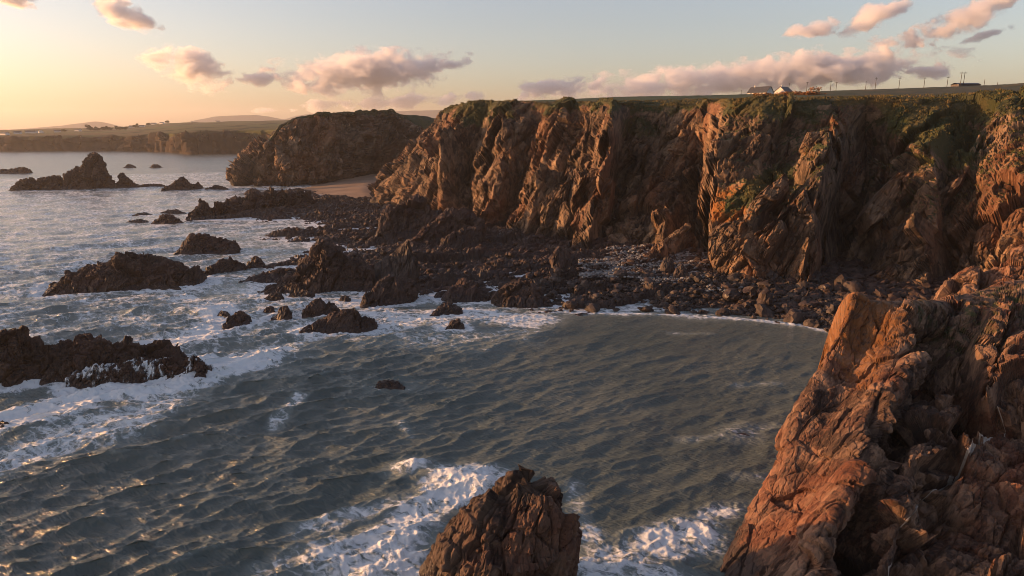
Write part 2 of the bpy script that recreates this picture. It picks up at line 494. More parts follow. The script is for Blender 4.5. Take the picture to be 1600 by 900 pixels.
    p1 = T.n('VectorMath', {0: p, 1: T.vmul(T.n('VectorMath', {0: warp, 1: (0.5, 0.5, 0.5)}, operation='SUBTRACT').outputs[0], (3.4, 3.4, 0.0))}, operation='ADD').outputs[0]
    p1 = T.vmul(T.n('VectorRotate', {'Vector': p1, 'Angle': R(32)}, rotation_type='Z_AXIS').outputs[0], (0.6, 1.35, 1.0))
    lace1 = T.n('TexVoronoi', {'Vector': p1, 'Scale': 0.55}, feature='DISTANCE_TO_EDGE').outputs['Distance']
    lace2 = T.n('TexVoronoi', {'Vector': p1, 'Scale': 1.7}, feature='DISTANCE_TO_EDGE').outputs['Distance']
    fn = T.noise(p1, 0.55, 9.0, 0.72)
    lace = T.math('SUBTRACT', 1.0, T.math('MINIMUM', T.math('MULTIPLY', lace1, 2.4), T.math('ADD', T.math('MULTIPLY', lace2, 2.6), 0.18)))
    val = T.math('ADD', T.math('MULTIPLY', fn, 1.15), T.math('MULTIPLY', lace, 0.42))
    thr = T.math('SUBTRACT', 1.42, T.math('MULTIPLY', fa, 0.82))
    ff = T.n('MapRange', {0: T.math('SUBTRACT', val, thr), 1: -0.03, 2: 0.27, 3: 0.0, 4: 1.0}, interpolation_type='SMOOTHSTEP').outputs[0]
    ff = T.math('MULTIPLY', ff, T.smooth(fa, 0.02, 0.22))
    turb_sheen = T.math('MULTIPLY', T.smooth(fa, 0.08, 0.75), 0.7)       # aerated water is paler; left sea also has sky reflection painted into its colour
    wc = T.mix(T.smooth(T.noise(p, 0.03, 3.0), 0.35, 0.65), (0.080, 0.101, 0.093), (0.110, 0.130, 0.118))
    wc = T.mix(turb_sheen, wc, (0.20, 0.235, 0.22))
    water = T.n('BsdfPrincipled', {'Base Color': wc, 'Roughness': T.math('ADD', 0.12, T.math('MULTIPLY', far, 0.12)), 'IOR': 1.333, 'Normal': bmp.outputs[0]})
    fb = T.n('Bump', {'Height': val, 'Strength': 0.6, 'Distance': 0.4})
    foamb = T.n('BsdfPrincipled', {'Base Color': (0.72, 0.74, 0.74, 1), 'Roughness': 0.7, 'Normal': fb.outputs[0]})
    mx = T.n('MixShader', {0: T.math('MULTIPLY', ff, 0.95), 1: water.outputs[0], 2: foamb.outputs[0]})
    mat = T.done(mx.outputs[0])
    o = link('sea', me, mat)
    tag(o, 'grey green sea with choppy waves and white surf around the rocks', 'sea', kind='structure')

# ------------------------------------------------------------------ main cliff
def ribbon(name, cols, counts_u, rows_extra, counts_v, relief, seed, mat, attr_fn, plateau, inland, relief_rows):
    """cols: list of [(px, Y, z) x4] foot, low, high, edge; rows_extra: (metres inland, z offset) behind the edge"""
    C = []
    for c in cols:
        q = [at_Yz(*p) for p in c]
        inl = np.array([inland[0], inland[1], 0.0])
        f0 = q[0] - inl * 3.0; f0[2] = -4.0
        col = [f0] + q
        for dist, dz in rows_extra:
            e = q[3] + inl * dist
            e[2] = plateau(e[0], e[1]) * min(1, dist / 30.0) + (q[3][2] + dz) * (1 - min(1, dist / 30.0))
            col.append(e)
        C.append(col)
    C = np.array(C)
    tu = params(counts_u); tv = params(counts_v)
    Cv = np.swapaxes(cat_interp(np.swapaxes(C, 0, 1), tv), 0, 1)             # smooth up the face
    U, Vv = np.meshgrid(tu, tv, indexing='ij')
    wq = np.stack([U * 1.15, Vv * 1.7 + 3, 0 * U + seed], -1).reshape(-1, 3)
    Uw = U + (0.42 * noise(wq, seed) + 0.20 * noise(wq * 2.7, seed + 1)).reshape(U.shape) * sstep(0.2, 1.0, Vv) * sstep(5.0, 4.0, Vv)
    Uw = np.clip(Uw, 0, len(C) - 1 - 1e-6)
    i0 = np.floor(Uw).astype(int); fu = (Uw - i0)[..., None]
    jj = np.broadcast_to(np.arange(len(tv))[None], U.shape)
    lin = Cv[i0, jj] * (1 - fu) + Cv[i0 + 1, jj] * fu                       # angular buttresses: straight from rib to recess
    Uc = np.clip(U, 0, len(C) - 1 - 1e-6); k0 = np.floor(Uc).astype(int); fc = (Uc - k0)[..., None]
    base = Cv[k0, jj] * (1 - fc) + Cv[k0 + 1, jj] * fc
    A = lin
    nu, nv = A.shape[:2]
    Nn = grid_normals(base)
    Nn = -Nn if (Nn[:, :nv // 2, 1].mean() > 0) else Nn
    for ax, w in ((0, 201 if nu > 800 else 31), (1, 61 if nu > 800 else 31)):
        k = np.ones(w) / w
        Nn = np.apply_along_axis(lambda c: np.convolve(np.pad(c, w // 2, mode='edge'), k, 'valid'), ax, Nn)
    Nn /= np.linalg.norm(Nn, axis=2, keepdims=True)
    vv = np.broadcast_to(tv[None, :], (nu, nv))
    P = A.reshape(-1, 3)
    amt = relief_rows(vv, A)
    msk = (amt > 0.05).ravel()
    D = np.zeros(nu * nv, np.float32); D[msk] = relief(P[msk]); D[~msk] = 4 * fbm(P[~msk] / 6.0, 3, 77)
    D = D.reshape(nu, nv) * amt
    A2 = A + Nn * D[..., None]
    at = attr_fn(A, A2, vv)
    me = mesh_np(name, A2.reshape(-1, 3), grid_faces(nu, nv), False, at)
    return link(name, me, mat), A2, vv

def plat_main(x, y):
    yy = min(y, 470.0)
    return 57.0 + (min(x, 420) - 40) * 0.027 + (yy - 430) * 0.045

MAIN = [
    [(660, 560, 3), (672, 562, 16), (684, 565, 30), (702, 570, 43)],
    [(602, 440, 2), (632, 445, 16), (660, 452, 31), (694, 465, 47)],
    [(572, 362, 0.5), (610, 372, 16.5), (648, 380, 32), (693, 390, 49)],
    [(622, 340, 2), (640, 354, 18), (674, 368, 35), (708, 377, 50)],
    [(660, 326, 2), (668, 344, 18), (694, 354, 36), (719, 362, 51)],
    [(686, 297, 2), (694, 310, 18), (704, 325, 35), (732, 345, 51)],
    [(737, 308, 3), (735, 326, 18), (752, 338, 36), (764, 342, 51)],
    [(750, 264, 2), (774, 277, 18), (790, 294, 35), (801, 310, 49)],
    [(794, 274, 3), (810, 287, 18), (836, 298, 35), (846, 303, 48.5)],
    [(815, 240, 2), (846, 250, 18), (868, 264, 34), (882, 281, 48)],
    [(862, 243, 3), (886, 257, 18), (906, 267, 34), (916, 273, 47.5)],
    [(902, 210, 2), (927, 219, 17), (947, 232, 33), (957, 250, 47)],
    [(948, 222, 3), (958, 252, 17), (972, 258, 33), (988, 260, 47)],
    [(990, 224, 4), (1000, 246, 18), (1016, 252, 33), (1031, 256, 47)],
    [(1036, 208, 4), (1052, 228, 18), (1060, 240, 33), (1066, 248, 47)],
    [(1092, 224, 4), (1090, 234, 18), (1090, 238, 33), (1098, 241, 47)],
    [(1116, 172, 2), (1114, 182, 14), (1126, 202, 32), (1142, 221, 47)],
    [(1165, 163, 2), (1176, 174, 15), (1184, 196, 32), (1192, 215, 47)],
    [(1215, 166, 3), (1226, 180, 17), (1236, 197, 33), (1242, 212, 47)],
    [(1252, 158, 2), (1268, 168, 18), (1290, 184, 32), (1302, 209, 47)],
    [(1312, 192, 4), (1322, 216, 18), (1348, 216, 30), (1354, 210, 47)],
    [(1370, 168, 3), (1396, 184, 18), (1402, 195, 32), (1408, 206, 47)],
    [(1430, 155, 2), (1452, 167, 16), (1468, 182, 31), (1478, 204, 47.5)],
    [(1485, 170, 3), (1497, 186, 17), (1512, 196, 32), (1527, 204, 48)],
    [(1550, 147, 2), (1560, 157, 16), (1572, 173, 31), (1582, 198, 48)],
    [(1640, 138, 2), (1660, 148, 17), (1672, 166, 32), (1684, 192, 48)],
    [(1880, 105, 2), (1890, 114, 17), (1900, 130, 32), (1900, 152, 48)],
]
for _k in (6, 8, 10):                      # shallow the small recesses between the sunlit ribs
    MAIN[_k] = [(a[0], a[1] * 0.9 + 0.1 * (b[1] + c[1]) / 2, a[2]) for a, b, c in zip(MAIN[_k], MAIN[_k - 1], MAIN[_k + 1])]
def build_main_cliff():
    px = [c[1][0] for c in MAIN]
    cu = [max(24, int(abs(b - a) * 0.95) + 6) for a, b in zip(px[:-1], px[1:])]
    cu[0] = 20; cu[1] = 40; cu[-1] = 150; cu[-2] = 130
    cv = [4, 74, 74, 62, 34, 30, 24, 16, 8, 4]
    def relief(P):
        cells = [(21.0, 5.0, 0.8), (9.5, 3.3, 1.0), (4.3, 1.25, 0.6), (1.9, 0.45, 0.28), (0.9, 0.2, 0.12)]
        kx = sstep(45, 62, P[:, 0])
        d = np.zeros(len(P), np.float32)
        for fr, m_, w in ((frame((0.42, 0.2, 0.88), (0.8, -0.5, -0.3)), kx < 0.999, 1 - kx), (frame((0.76, 0.05, 0.65), (-0.6, -0.2, 0.75)), kx > 0.001, kx)):
            d[m_] += w[m_] * rock_relief(P[m_], cells, 100, fr, 1.75)
        return d + 0.25 * fbm(P / 1.2, 3, 140) + 0.5 * sstep(34, 44, P[:, 2]) * fbm(P / np.array([1.6, 1.6, 1.1]), 3, 145)
    def rr(v, A):
        k = sstep(0, 1.2, v) * (1 - 0.68 * sstep(3.1, 4.2, v)) * (1 - 0.8 * sstep(4.2, 5.4, v)) 
        return k * (1 - 0.93 * sstep(5.0, 6.5, v)) + 0.04 * sstep(5.0, 6.0, v)
    def at(A, A2, v):
        nu, nv = v.shape
        P = A2.reshape(-1, 3)
        N = grid_normals(A2); nz = np.abs(N[..., 2])
        X, Y, Z = A2[..., 0], A2[..., 1], A2[..., 2]
        n1 = fbm(P / 22.0, 4, 201).reshape(nu, nv); n2 = fbm(P / 6.0, 4, 205).reshape(nu, nv)
        d = Y * CP + (CAM_H - Z) * SP
        pxx = X / d * F + 800
        right = sstep(1060, 1180, pxx)
        line = 46.5 - 3.5 * right - 9.0 * sstep(1370, 1440, pxx) * sstep(1540, 1480, pxx) - 3 * sstep(640, 700, pxx) * sstep(790, 740, pxx)
        veg = sstep(-5, 5, Z - line + n1 * 7 + n2 * 4) * 0.85
        veg = np.maximum(veg, 0.75 * sstep(0.45, 0.75, nz) * sstep(9, 20, Z + n1 * 6) * (0.35 + 0.65 * right))
        veg = np.maximum(veg, sstep(4.3, 4.9, v))
        # leaning grassy ramp on the big buttress and on the gully to the right
        def patch(cx, cz, rx, rz, ang):
            u = (pxx - cx); w = (Z - cz) * 6.0
            c, s_ = math.cos(R(ang)), math.sin(R(ang))
            return sstep(1.3, 0.4, np.hypot((u * c + w * s_) / rx, (-u * s_ + w * c) / rz) + 0.4 * n2)
        veg = np.maximum(veg, 0.72 * patch(1190, 24, 85, 24, 28))
        veg = np.maximum(veg, 0.72 * patch(1490, 36, 50, 60, 60))
        veg = np.maximum(veg, 0.55 * patch(1000, 40, 60, 35, 0))
        green = np.clip(0.15 + 0.7 * n1, 0, 0.6)
        green = np.maximum(green, 0.5 * patch(1490, 34, 70, 80, 60))
        green = np.maximum(green, 0.95 * sstep(5.9, 6.8, v) * sstep(1330, 1230, pxx) * sstep(640, 760, pxx))
        wet = sstep(6.0, 1.0, Z + n2 * 2.5)
        lich = np.clip(0.35 * sstep(0.0, 0.8, n1) + 0.8 * patch(1150, 20, 60, 30, 25), 0, 1) * sstep(5, 12, Z)
        global VEG
        VEG = veg
        return {'veg': veg, 'green': green, 'wet': wet, 'lichen': lich}
    o, A2, vv = ribbon('cliff', MAIN, cu, [(5, 1.0), (22, 2.0), (70, 0), (170, 0), (420, 0), (1500, 0)], cv, relief, 100, M_CLIFF, at, plat_main, (0.5, 0.866), rr)
    tag(o, 'tall brown sea cliff with sunlit ribs and a grassy top above the cove', 'cliff', kind='structure')
    bpy.context.view_layer.update()
    build_slabs(o)
    return A2, vv


HEAD = [
    [(470, 640, 0), (475, 640, 12), (480, 640, 24), (485, 640, 36)],
    [(392, 540, 0), (402, 542, 12), (412, 545, 22), (424, 548, 30)],
    [(369, 490, 0), (384, 494, 12), (402, 498, 22), (418, 503, 29.5)],
    [(398, 482, 0), (404, 487, 12), (412, 495, 22), (422, 504, 29.5)],
    [(423, 487, 0), (424, 500, 11), (425, 508, 20), (429, 514, 31)],
    [(436, 480, 0), (435, 486, 14), (434, 494, 28), (442, 508, 41)],
    [(470, 491, 0), (470, 497, 14), (468, 506, 31), (478, 520, 46.5)],
    [(520, 508, 1), (518, 514, 16), (516, 522, 34), (518, 534, 50.5)],
    [(558, 545, 2), (558, 551, 17), (558, 558, 36), (562, 568, 51.5)],
    [(598, 596, 3), (600, 600, 18), (602, 606, 38), (608, 613, 54)],
    [(622, 605, 4), (622, 610, 17), (624, 616, 32), (628, 624, 47)],
    [(650, 602, 6), (652, 612, 16), (655, 622, 27), (658, 634, 38)],
    [(700, 590, 8), (700, 605, 18), (700, 625, 27), (700, 642, 36)],
    [(790, 570, 8), (790, 590, 20), (790, 615, 32), (790, 640, 42)],
]
SLABS = [
    ([(1107, 367), (1124, 352), (1158, 342), (1177, 357), (1179, 374), (1140, 401), (1117, 420), (1107, 397)], -0.45, 0.45),
    ([(1170, 318), (1200, 291), (1228, 270), (1234, 291), (1215, 314), (1181, 336), (1162, 344)], -0.2, 0.6),
    ([(1177, 367), (1230, 329), (1234, 318), (1211, 352), (1193, 382), (1170, 401), (1132, 427), (1124, 418)], -0.3, 0.5),
    ([(1155, 438), (1170, 412), (1200, 367), (1219, 344), (1223, 359), (1200, 401), (1181, 431)], -0.6, 0.4),
    ([(1234, 319), (1257, 296), (1276, 342), (1279, 395), (1268, 432), (1238, 432), (1226, 387)], -0.55, 0.35),
    ([(1279, 319), (1302, 274), (1347, 236), (1351, 281), (1340, 311), (1317, 297), (1291, 334)], -0.1, 0.35),
    ([(1291, 334), (1317, 293), (1340, 323), (1313, 338)], -0.4, 0.3),
    ([(1427, 372), (1442, 334), (1465, 300), (1502, 274), (1514, 259), (1500, 289), (1478, 315), (1458, 348), (1446, 372)], -0.65, 0.45),
    ([(1412, 391), (1429, 389), (1430, 409), (1410, 408)], -0.2, 0.3),
    ([(1370, 429), (1397, 410), (1442, 425), (1427, 451), (1389, 455)], -0.3, 0.5),
    ([(1525, 402), (1533, 357), (1551, 342), (1567, 372), (1563, 402), (1529, 421)], -0.5, 0.4),
    ([(1495, 455), (1525, 425), (1540, 410), (1550, 417), (1525, 446)], -0.5, 0.5),
    ([(1352, 330), (1372, 300), (1402, 270), (1425, 268), (1410, 300), (1385, 335), (1362, 352)], -0.2, 0.5),
    ([(1385, 400), (1400, 360), (1420, 345), (1424, 372), (1408, 408)], -0.5, 0.3),
    ([(915, 329), (938, 276), (957, 280), (949, 337), (930, 355)], -0.25, 0.35),
    ([(843, 318), (868, 292), (893, 280), (884, 318), (862, 352), (845, 359)], -0.2, 0.45),
    ([(905, 300), (922, 262), (936, 268), (920, 318)], -0.6, 0.3),
    ([(1148, 250), (1168, 226), (1192, 205), (1204, 212), (1188, 240), (1162, 262)], -0.4, 0.5),
    ([(1250, 232), (1262, 206), (1284, 204), (1288, 232), (1268, 246)], -0.3, 0.4),
]
def build_slabs(cliff):
    """leaning slabs that stand proud of the cliff, each a piece of its own"""
    from mathutils.bvhtree import BVHTree
    bv = BVHTree.FromObject(cliff, bpy.context.evaluated_depsgraph_get())
    for k, (ol, nx, nz) in enumerate(SLABS):
        o2 = np.array(ol, float); c = o2.mean(0)
        def ray(px, py):
            v = np.array([(px - 800) / F, 0, 0]) + np.array([0, CP, -SP]) - (py - 450) / F * np.array([0, SP, CP])
            return v / np.linalg.norm(v)
        h = bv.ray_cast(Vector((0, 0, CAM_H)), Vector(ray(*c)))
        if h[0] is None: continue
        n = np.array([nx, -1.0, nz]); n /= np.linalg.norm(n)
        ctr = np.array(h[0]) + n * 1.3
        na, nr = 110, 22
        # resample the outline, round it slightly
        cl = np.concatenate([o2, o2[:1]]); L = np.concatenate([[0], np.cumsum(np.linalg.norm(np.diff(cl, axis=0), axis=1))])
        t = np.linspace(0, L[-1], na, endpoint=False)
        ring = np.stack([np.interp(t, L, cl[:, 0]), np.interp(t, L, cl[:, 1])], 1)
        W = np.empty((na, 3))
        for i, (px, py) in enumerate(ring):
            v = ray(px, py); cam0 = np.array([0, 0, CAM_H]); W[i] = cam0 + v * (n.dot(ctr - cam0) / n.dot(v))
        size = np.linalg.norm(W - ctr, axis=1).mean()
        lim = np.minimum(1, 2.2 * size / np.maximum(np.linalg.norm(W - ctr, axis=1), 1e-6))
        W = ctr + (W - ctr) * lim[:, None]
        cc = W.mean(0)
        s_ = np.linspace(0.02, 1, nr)
        rows = [cc + (W - cc) * a + n * (0.16 * size * (1 - a ** 5)) for a in s_]
        for b, a in ((0.35, 1.05), (0.8, 1.08), (1.4, 1.1)): rows.append(cc + (W - cc) * a - n * (b * size))
        G = np.stack(rows, 1)
        P = G.reshape(-1, 3)
        D = rock_relief(P, [(size * 0.7, 0.16 * size, 0.05 * size), (size * 0.3, 0.10 * size, 0.05 * size), (size * 0.12, 0.05 * size, 0.03 * size)], 130 + k, STRATA, 2.0).reshape(na, -1)
        G = G + n * D[..., None]
        G[:, 0] = G[:, 0].mean(0)
        z = G[..., 2]; n1 = fbm(P / 3.0, 3, 150).reshape(z.shape)
        me = mesh_np('rock_slab', (G - cc).reshape(-1, 3), grid_faces(na, G.shape[1], True), False, {'veg': 0.22 + 0.3 * n1, 'green': 0 * z, 'lichen': np.clip(0.5 + n1, 0, 1) * sstep(8, 14, z) * 0.5, 'wet': sstep(6, 1, z + n1 * 2)})
        o = link('rock_slab', me, M_CLIFF, cliff); o.location = cc

def build_headland():
    px = [c[1][0] for c in HEAD]
    cu = [max(14, int(abs(b - a) * 1.1) + 8) for a, b in zip(px[:-1], px[1:])]
    cv = [3, 34, 34, 30, 10, 8, 6, 5, 4]
    def relief(P):
        return rock_relief(P, [(26.0, 8.0, 1.0), (11.0, 5.0, 1.2), (4.5, 2.4, 0.6), (2.0, 1.0, 0.3)], 300, frame((0.25, 0.1, 0.95), (1, 0, 0)), 2.2)
    def rr(v, A):
        return sstep(0, 1.2, v) * (1 - 0.72 * sstep(3.5, 4.2, v)) * (1 - 0.7 * sstep(4.2, 5.5, v))
    def at(A, A2, v):
        P = A2.reshape(-1, 3); Z = A2[..., 2]
        n1 = fbm(P / 28.0, 4, 331).reshape(v.shape)
        N = grid_normals(A2); nz = np.abs(N[..., 2])
        top = A[:, :, 2].max(1, keepdims=True)
        veg = np.maximum(sstep(-4, 5, Z - top + 5 + n1 * 5) * 0.7, sstep(4.0, 4.5, v))
        veg = np.maximum(veg, 0.4 * sstep(0.4, 0.7, nz) * sstep(10, 22, Z))
        return {'veg': veg, 'green': np.clip(0.25 + n1 * 0.8, 0, 0.7), 'wet': sstep(6, 1, Z + n1 * 3), 'lichen': np.clip(n1, 0, 1) * 0.5}
    o, A2, vv = ribbon('headland', HEAD, cu, [(5, 0.8), (20, 0.6), (60, 0), (160, 0), (500, 0)], cv, relief, 300, M_HEAD, at,
               lambda x, y: 50.0 - 22 * float(sstep(-75, -20, np.array(x))) - 16 * float(sstep(640, 900, np.array(y))), (0.35, 0.937), rr)
    tag(o, 'flat topped brown headland behind the small sandy beach', 'headland', kind='structure')

def build_shelf():
    xs = np.arange(-190, 150, 0.52); ys = np.concatenate([np.arange(112, 300, 0.55), np.arange(300, 490, 0.9)])
    X, Y = np.meshgrid(xs, ys, indexing='ij')
    H = shelf_h(X, Y)
    s = poly_sdf(X, Y, SHELF)
    F4 = grid_faces(len(xs), len(ys))
    keep = (s > -26).ravel()
    F4 = F4[keep[F4].all(1)]
    used = np.zeros(X.size, bool); used[F4.ravel()] = True
    idx = np.cumsum(used) - 1
    V = np.stack([X, Y, H], -1).reshape(-1, 3)[used]
    P = V * np.array([1, 1, 0])
    n2 = fbm(P / 12.0, 3, 61)
    o = link('rock_shelf', mesh_np('rock_shelf', V, idx[F4], False, {'wet': np.clip(0.75 - 0.10 * V[:, 2] + 0.4 * n2, 0, 1), 'lichen': 0 * n2, 'veg': 0 * n2, 'green': 0 * n2}), M_REEF)
    tag(o, 'dark wet rock shelf with broken ribs between the cliff and the sea', 'rock shelf', kind='structure')

def build_beach():
    xs = np.arange(-190, -40, 2.0); ys = np.arange(395, 660, 2.0)
    X, Y = np.meshgrid(xs, ys, indexing='ij')
    s = poly_sdf(X, Y, BEACH)
    P = np.stack([X, Y, 0 * X], -1).reshape(-1, 3)
    Z = np.where(s > -30, -0.6 + 0.075 * (s + 8), -3) + 0.25 * fbm(P / 25.0, 3, 81).reshape(X.shape)
    Z = np.minimum(Z, 4.5)
    T = NT('beach_sand')
    p = T.pos()
    n1 = T.noise(p, 0.05, 5.0, 0.6); n2 = T.noise(p, 1.2, 5.0, 0.7)
    col = T.mix(T.smooth(n1, 0.35, 0.65), (0.20, 0.125, 0.075), (0.30, 0.20, 0.125))
    col = T.mix(T.math('MULTIPLY', n2, 0.4), col, (0.16, 0.10, 0.065))
    m = T.done(T.n('BsdfPrincipled', {'Base Color': col, 'Roughness': 0.8}).outputs[0])
    o = link('beach', mesh_np('beach', np.stack([X, Y, Z], -1).reshape(-1, 3), grid_faces(len(xs), len(ys))), m)
    tag(o, 'small sandy beach tucked between the headland and the tall cliff', 'beach', kind='structure')

# ------------------------------------------------------------------ rocks standing in the sea and on the shelf
def interp_profile(prof, n):
    prof = np.array(prof, float)
    x = np.linspace(prof[0, 0], prof[-1, 0], n)
    return x, np.interp(x, prof[:, 0], prof[:, 1])

def mound(name, prof, base, depth, mat, label, cat='rock', group=None, seed=1, amp=0.16, zb=0.0, foam=0.9, wet=2.5, power=1.7, lean=0.0, dens=1.0, cell=None, wetmax=1.0, lich=0.0):
    """a rock with the ridge profile prof [(px, py)...], its front foot at image row base (left, right), depth = half width front to back in metres"""
    b0, b1 = base if isinstance(base, tuple) else (base, base)
    wpx = prof[-1][0] - prof[0][0]
    n = int(np.clip(wpx * 0.9 * dens, 26, 340)); nv = int(np.clip(n * 0.55, 26, 150))
    px, py = interp_profile(prof, n)
    t = (px - px[0]) / (px[-1] - px[0])
    G = np.zeros((n + 2, nv, 3)); v = np.linspace(-1, 1, nv)
    hs = []
    for i in range(n):
        by = b0 + (b1 - b0) * t[i]
        Yf = (CAM_H - zb) / math.tan(R(PITCH) + math.atan((by - 450.0) / F))
        w = depth * (0.35 + 0.65 * math.sin(math.pi * min(max(0.06 + 0.88 * t[i], 0), 1)) ** 0.6)
        Yr = Yf + w
        zr = max(z_at(py[i], Yr), zb + 0.05)
        hs.append(zr - zb)
        h = zr - zb
        z = zb + h * (1 - np.abs(v) ** power) - 1.6 * np.abs(v) ** 3
        Yv = Yr + v * w - lean * h * (1 - np.abs(v))
        xr = at_Yz(px[i], Yr, zr)[0]
        # keep the plan straight: every section stands at the ridge's own x
        G[i + 1, :, 0] = xr; G[i + 1, :, 1] = Yv; G[i + 1, :, 2] = z
    G[0] = G[1]; G[0, :, 2] = zb - 2.0; G[0, :, 0] -= 0.4; G[-1] = G[-2]; G[-1, :, 2] = zb - 2.0; G[-1, :, 0] += 0.4
    hm = max(hs); size = max(hm, 0.35 * depth)
    c = cell or size
    Nn = grid_normals(G)
    if Nn[:, :, 2].mean() < 0: Nn = -Nn
    for ax, w in ((0, 2 * (n // 14) + 1), (1, 2 * (nv // 14) + 1)):
        kk = np.ones(w) / w
        Nn = np.apply_along_axis(lambda c_: np.convolve(np.pad(c_, w // 2, mode='edge'), kk, 'valid'), ax, Nn)
    Nn /= np.maximum(np.linalg.norm(Nn, axis=2, keepdims=True), 1e-6)
    P = G.reshape(-1, 3)
    D = rock_relief(P, [(c * 0.75, amp * 1.5 * size, 0.03 * size), (c * 0.33, amp * 0.85 * size, 0.03 * size), (c * 0.13, amp * 0.26 * size, 0.02 * size)], 400 + seed * 7, STRATA, 1.7, 1.0, 1.0)
    D = D + 0.03 * size * fbm(P / (c * 0.1), 3, 450 + seed)
    G2 = G + Nn * D.reshape(G.shape[:2])[..., None] * np.clip(0.35 + np.minimum(G[..., 2:3] - zb, size) / size * 2.2, 0.2, 1.0)
    Z = G2[..., 2]
    org = np.array([G2[..., 0].mean(), G2[..., 1].mean(), zb])
    n2 = fbm(G2.reshape(-1, 3) / 4.0, 3, 470).reshape(Z.shape)
    me = mesh_np(name, (G2 - org).reshape(-1, 3), grid_faces(n + 2, nv), False, {'wet': np.clip(sstep(wet, wet * 0.2, Z - zb + n2) * wetmax, 0, 1), 'lichen': np.clip(lich + 0 * Z, 0, 1), 'veg': 0 * Z, 'green': 0 * Z})
    o = link(name, me, mat); o.location = org
    tag(o, label, cat, group)
    if foam > 0:
        L = G[-1, 0, 0] - G[0, 0, 0]; k = max(2, int(L / max(depth, 1.5)))
        for j in range(k):
            i = int((j + 0.5) / k * n) + 1
            ROCK_FOAM.append((G[i, nv // 2, 0], G[i, nv // 2, 1], depth * 0.8, foam))
    return o

SEA_G = 'rocks standing in the sea'
def surf_sheet(rock):
    src = rock.data
    n = len(src.vertices); V = np.empty(n * 3, np.float32); src.vertices.foreach_get('co', V); V = V.reshape(-1, 3)
    Nv = np.empty(n * 3, np.float32); src.vertices.foreach_get('normal', Nv); Nv = Nv.reshape(-1, 3)
    if Nv[:, 2].mean() < 0: Nv = -Nv
    q = np.empty(len(src.loops), np.int32); src.loops.foreach_get('vertex_index', q); q = q.reshape(-1, 4)
    me = mesh_np('surf', V + Nv * 0.12 + np.array([0, 0, 0.05]), q, True)
    T = NT('streaming_surf')
    p = T.pos()
    st = T.noise(T.vmul(p, (1.0, 0.35, 0.22)), 1.5, 6.0, 0.65, 0.6)
    cl = T.noise(p, 0.32, 3.0, 0.5)
    f = T.smooth(T.math('ADD', T.math('MULTIPLY', st, 0.8), T.math('MULTIPLY', cl, 0.75)), 0.80, 0.94)
    b = T.n('BsdfPrincipled', {'Base Color': (0.68, 0.71, 0.72, 1), 'Roughness': 0.6, 'Normal': T.n('Bump', {'Height': st, 'Strength': 0.8, 'Distance': 0.3}).outputs[0]})
    mx = T.n('MixShader', {0: f, 1: T.n('BsdfTransparent').outputs[0], 2: b.outputs[0]})
    o = link('surf', me, T.done(mx.outputs[0])); o.location = rock.location
    tag(o, 'white water streaming off the ledge in front of the long reef', 'surf', kind='stuff')

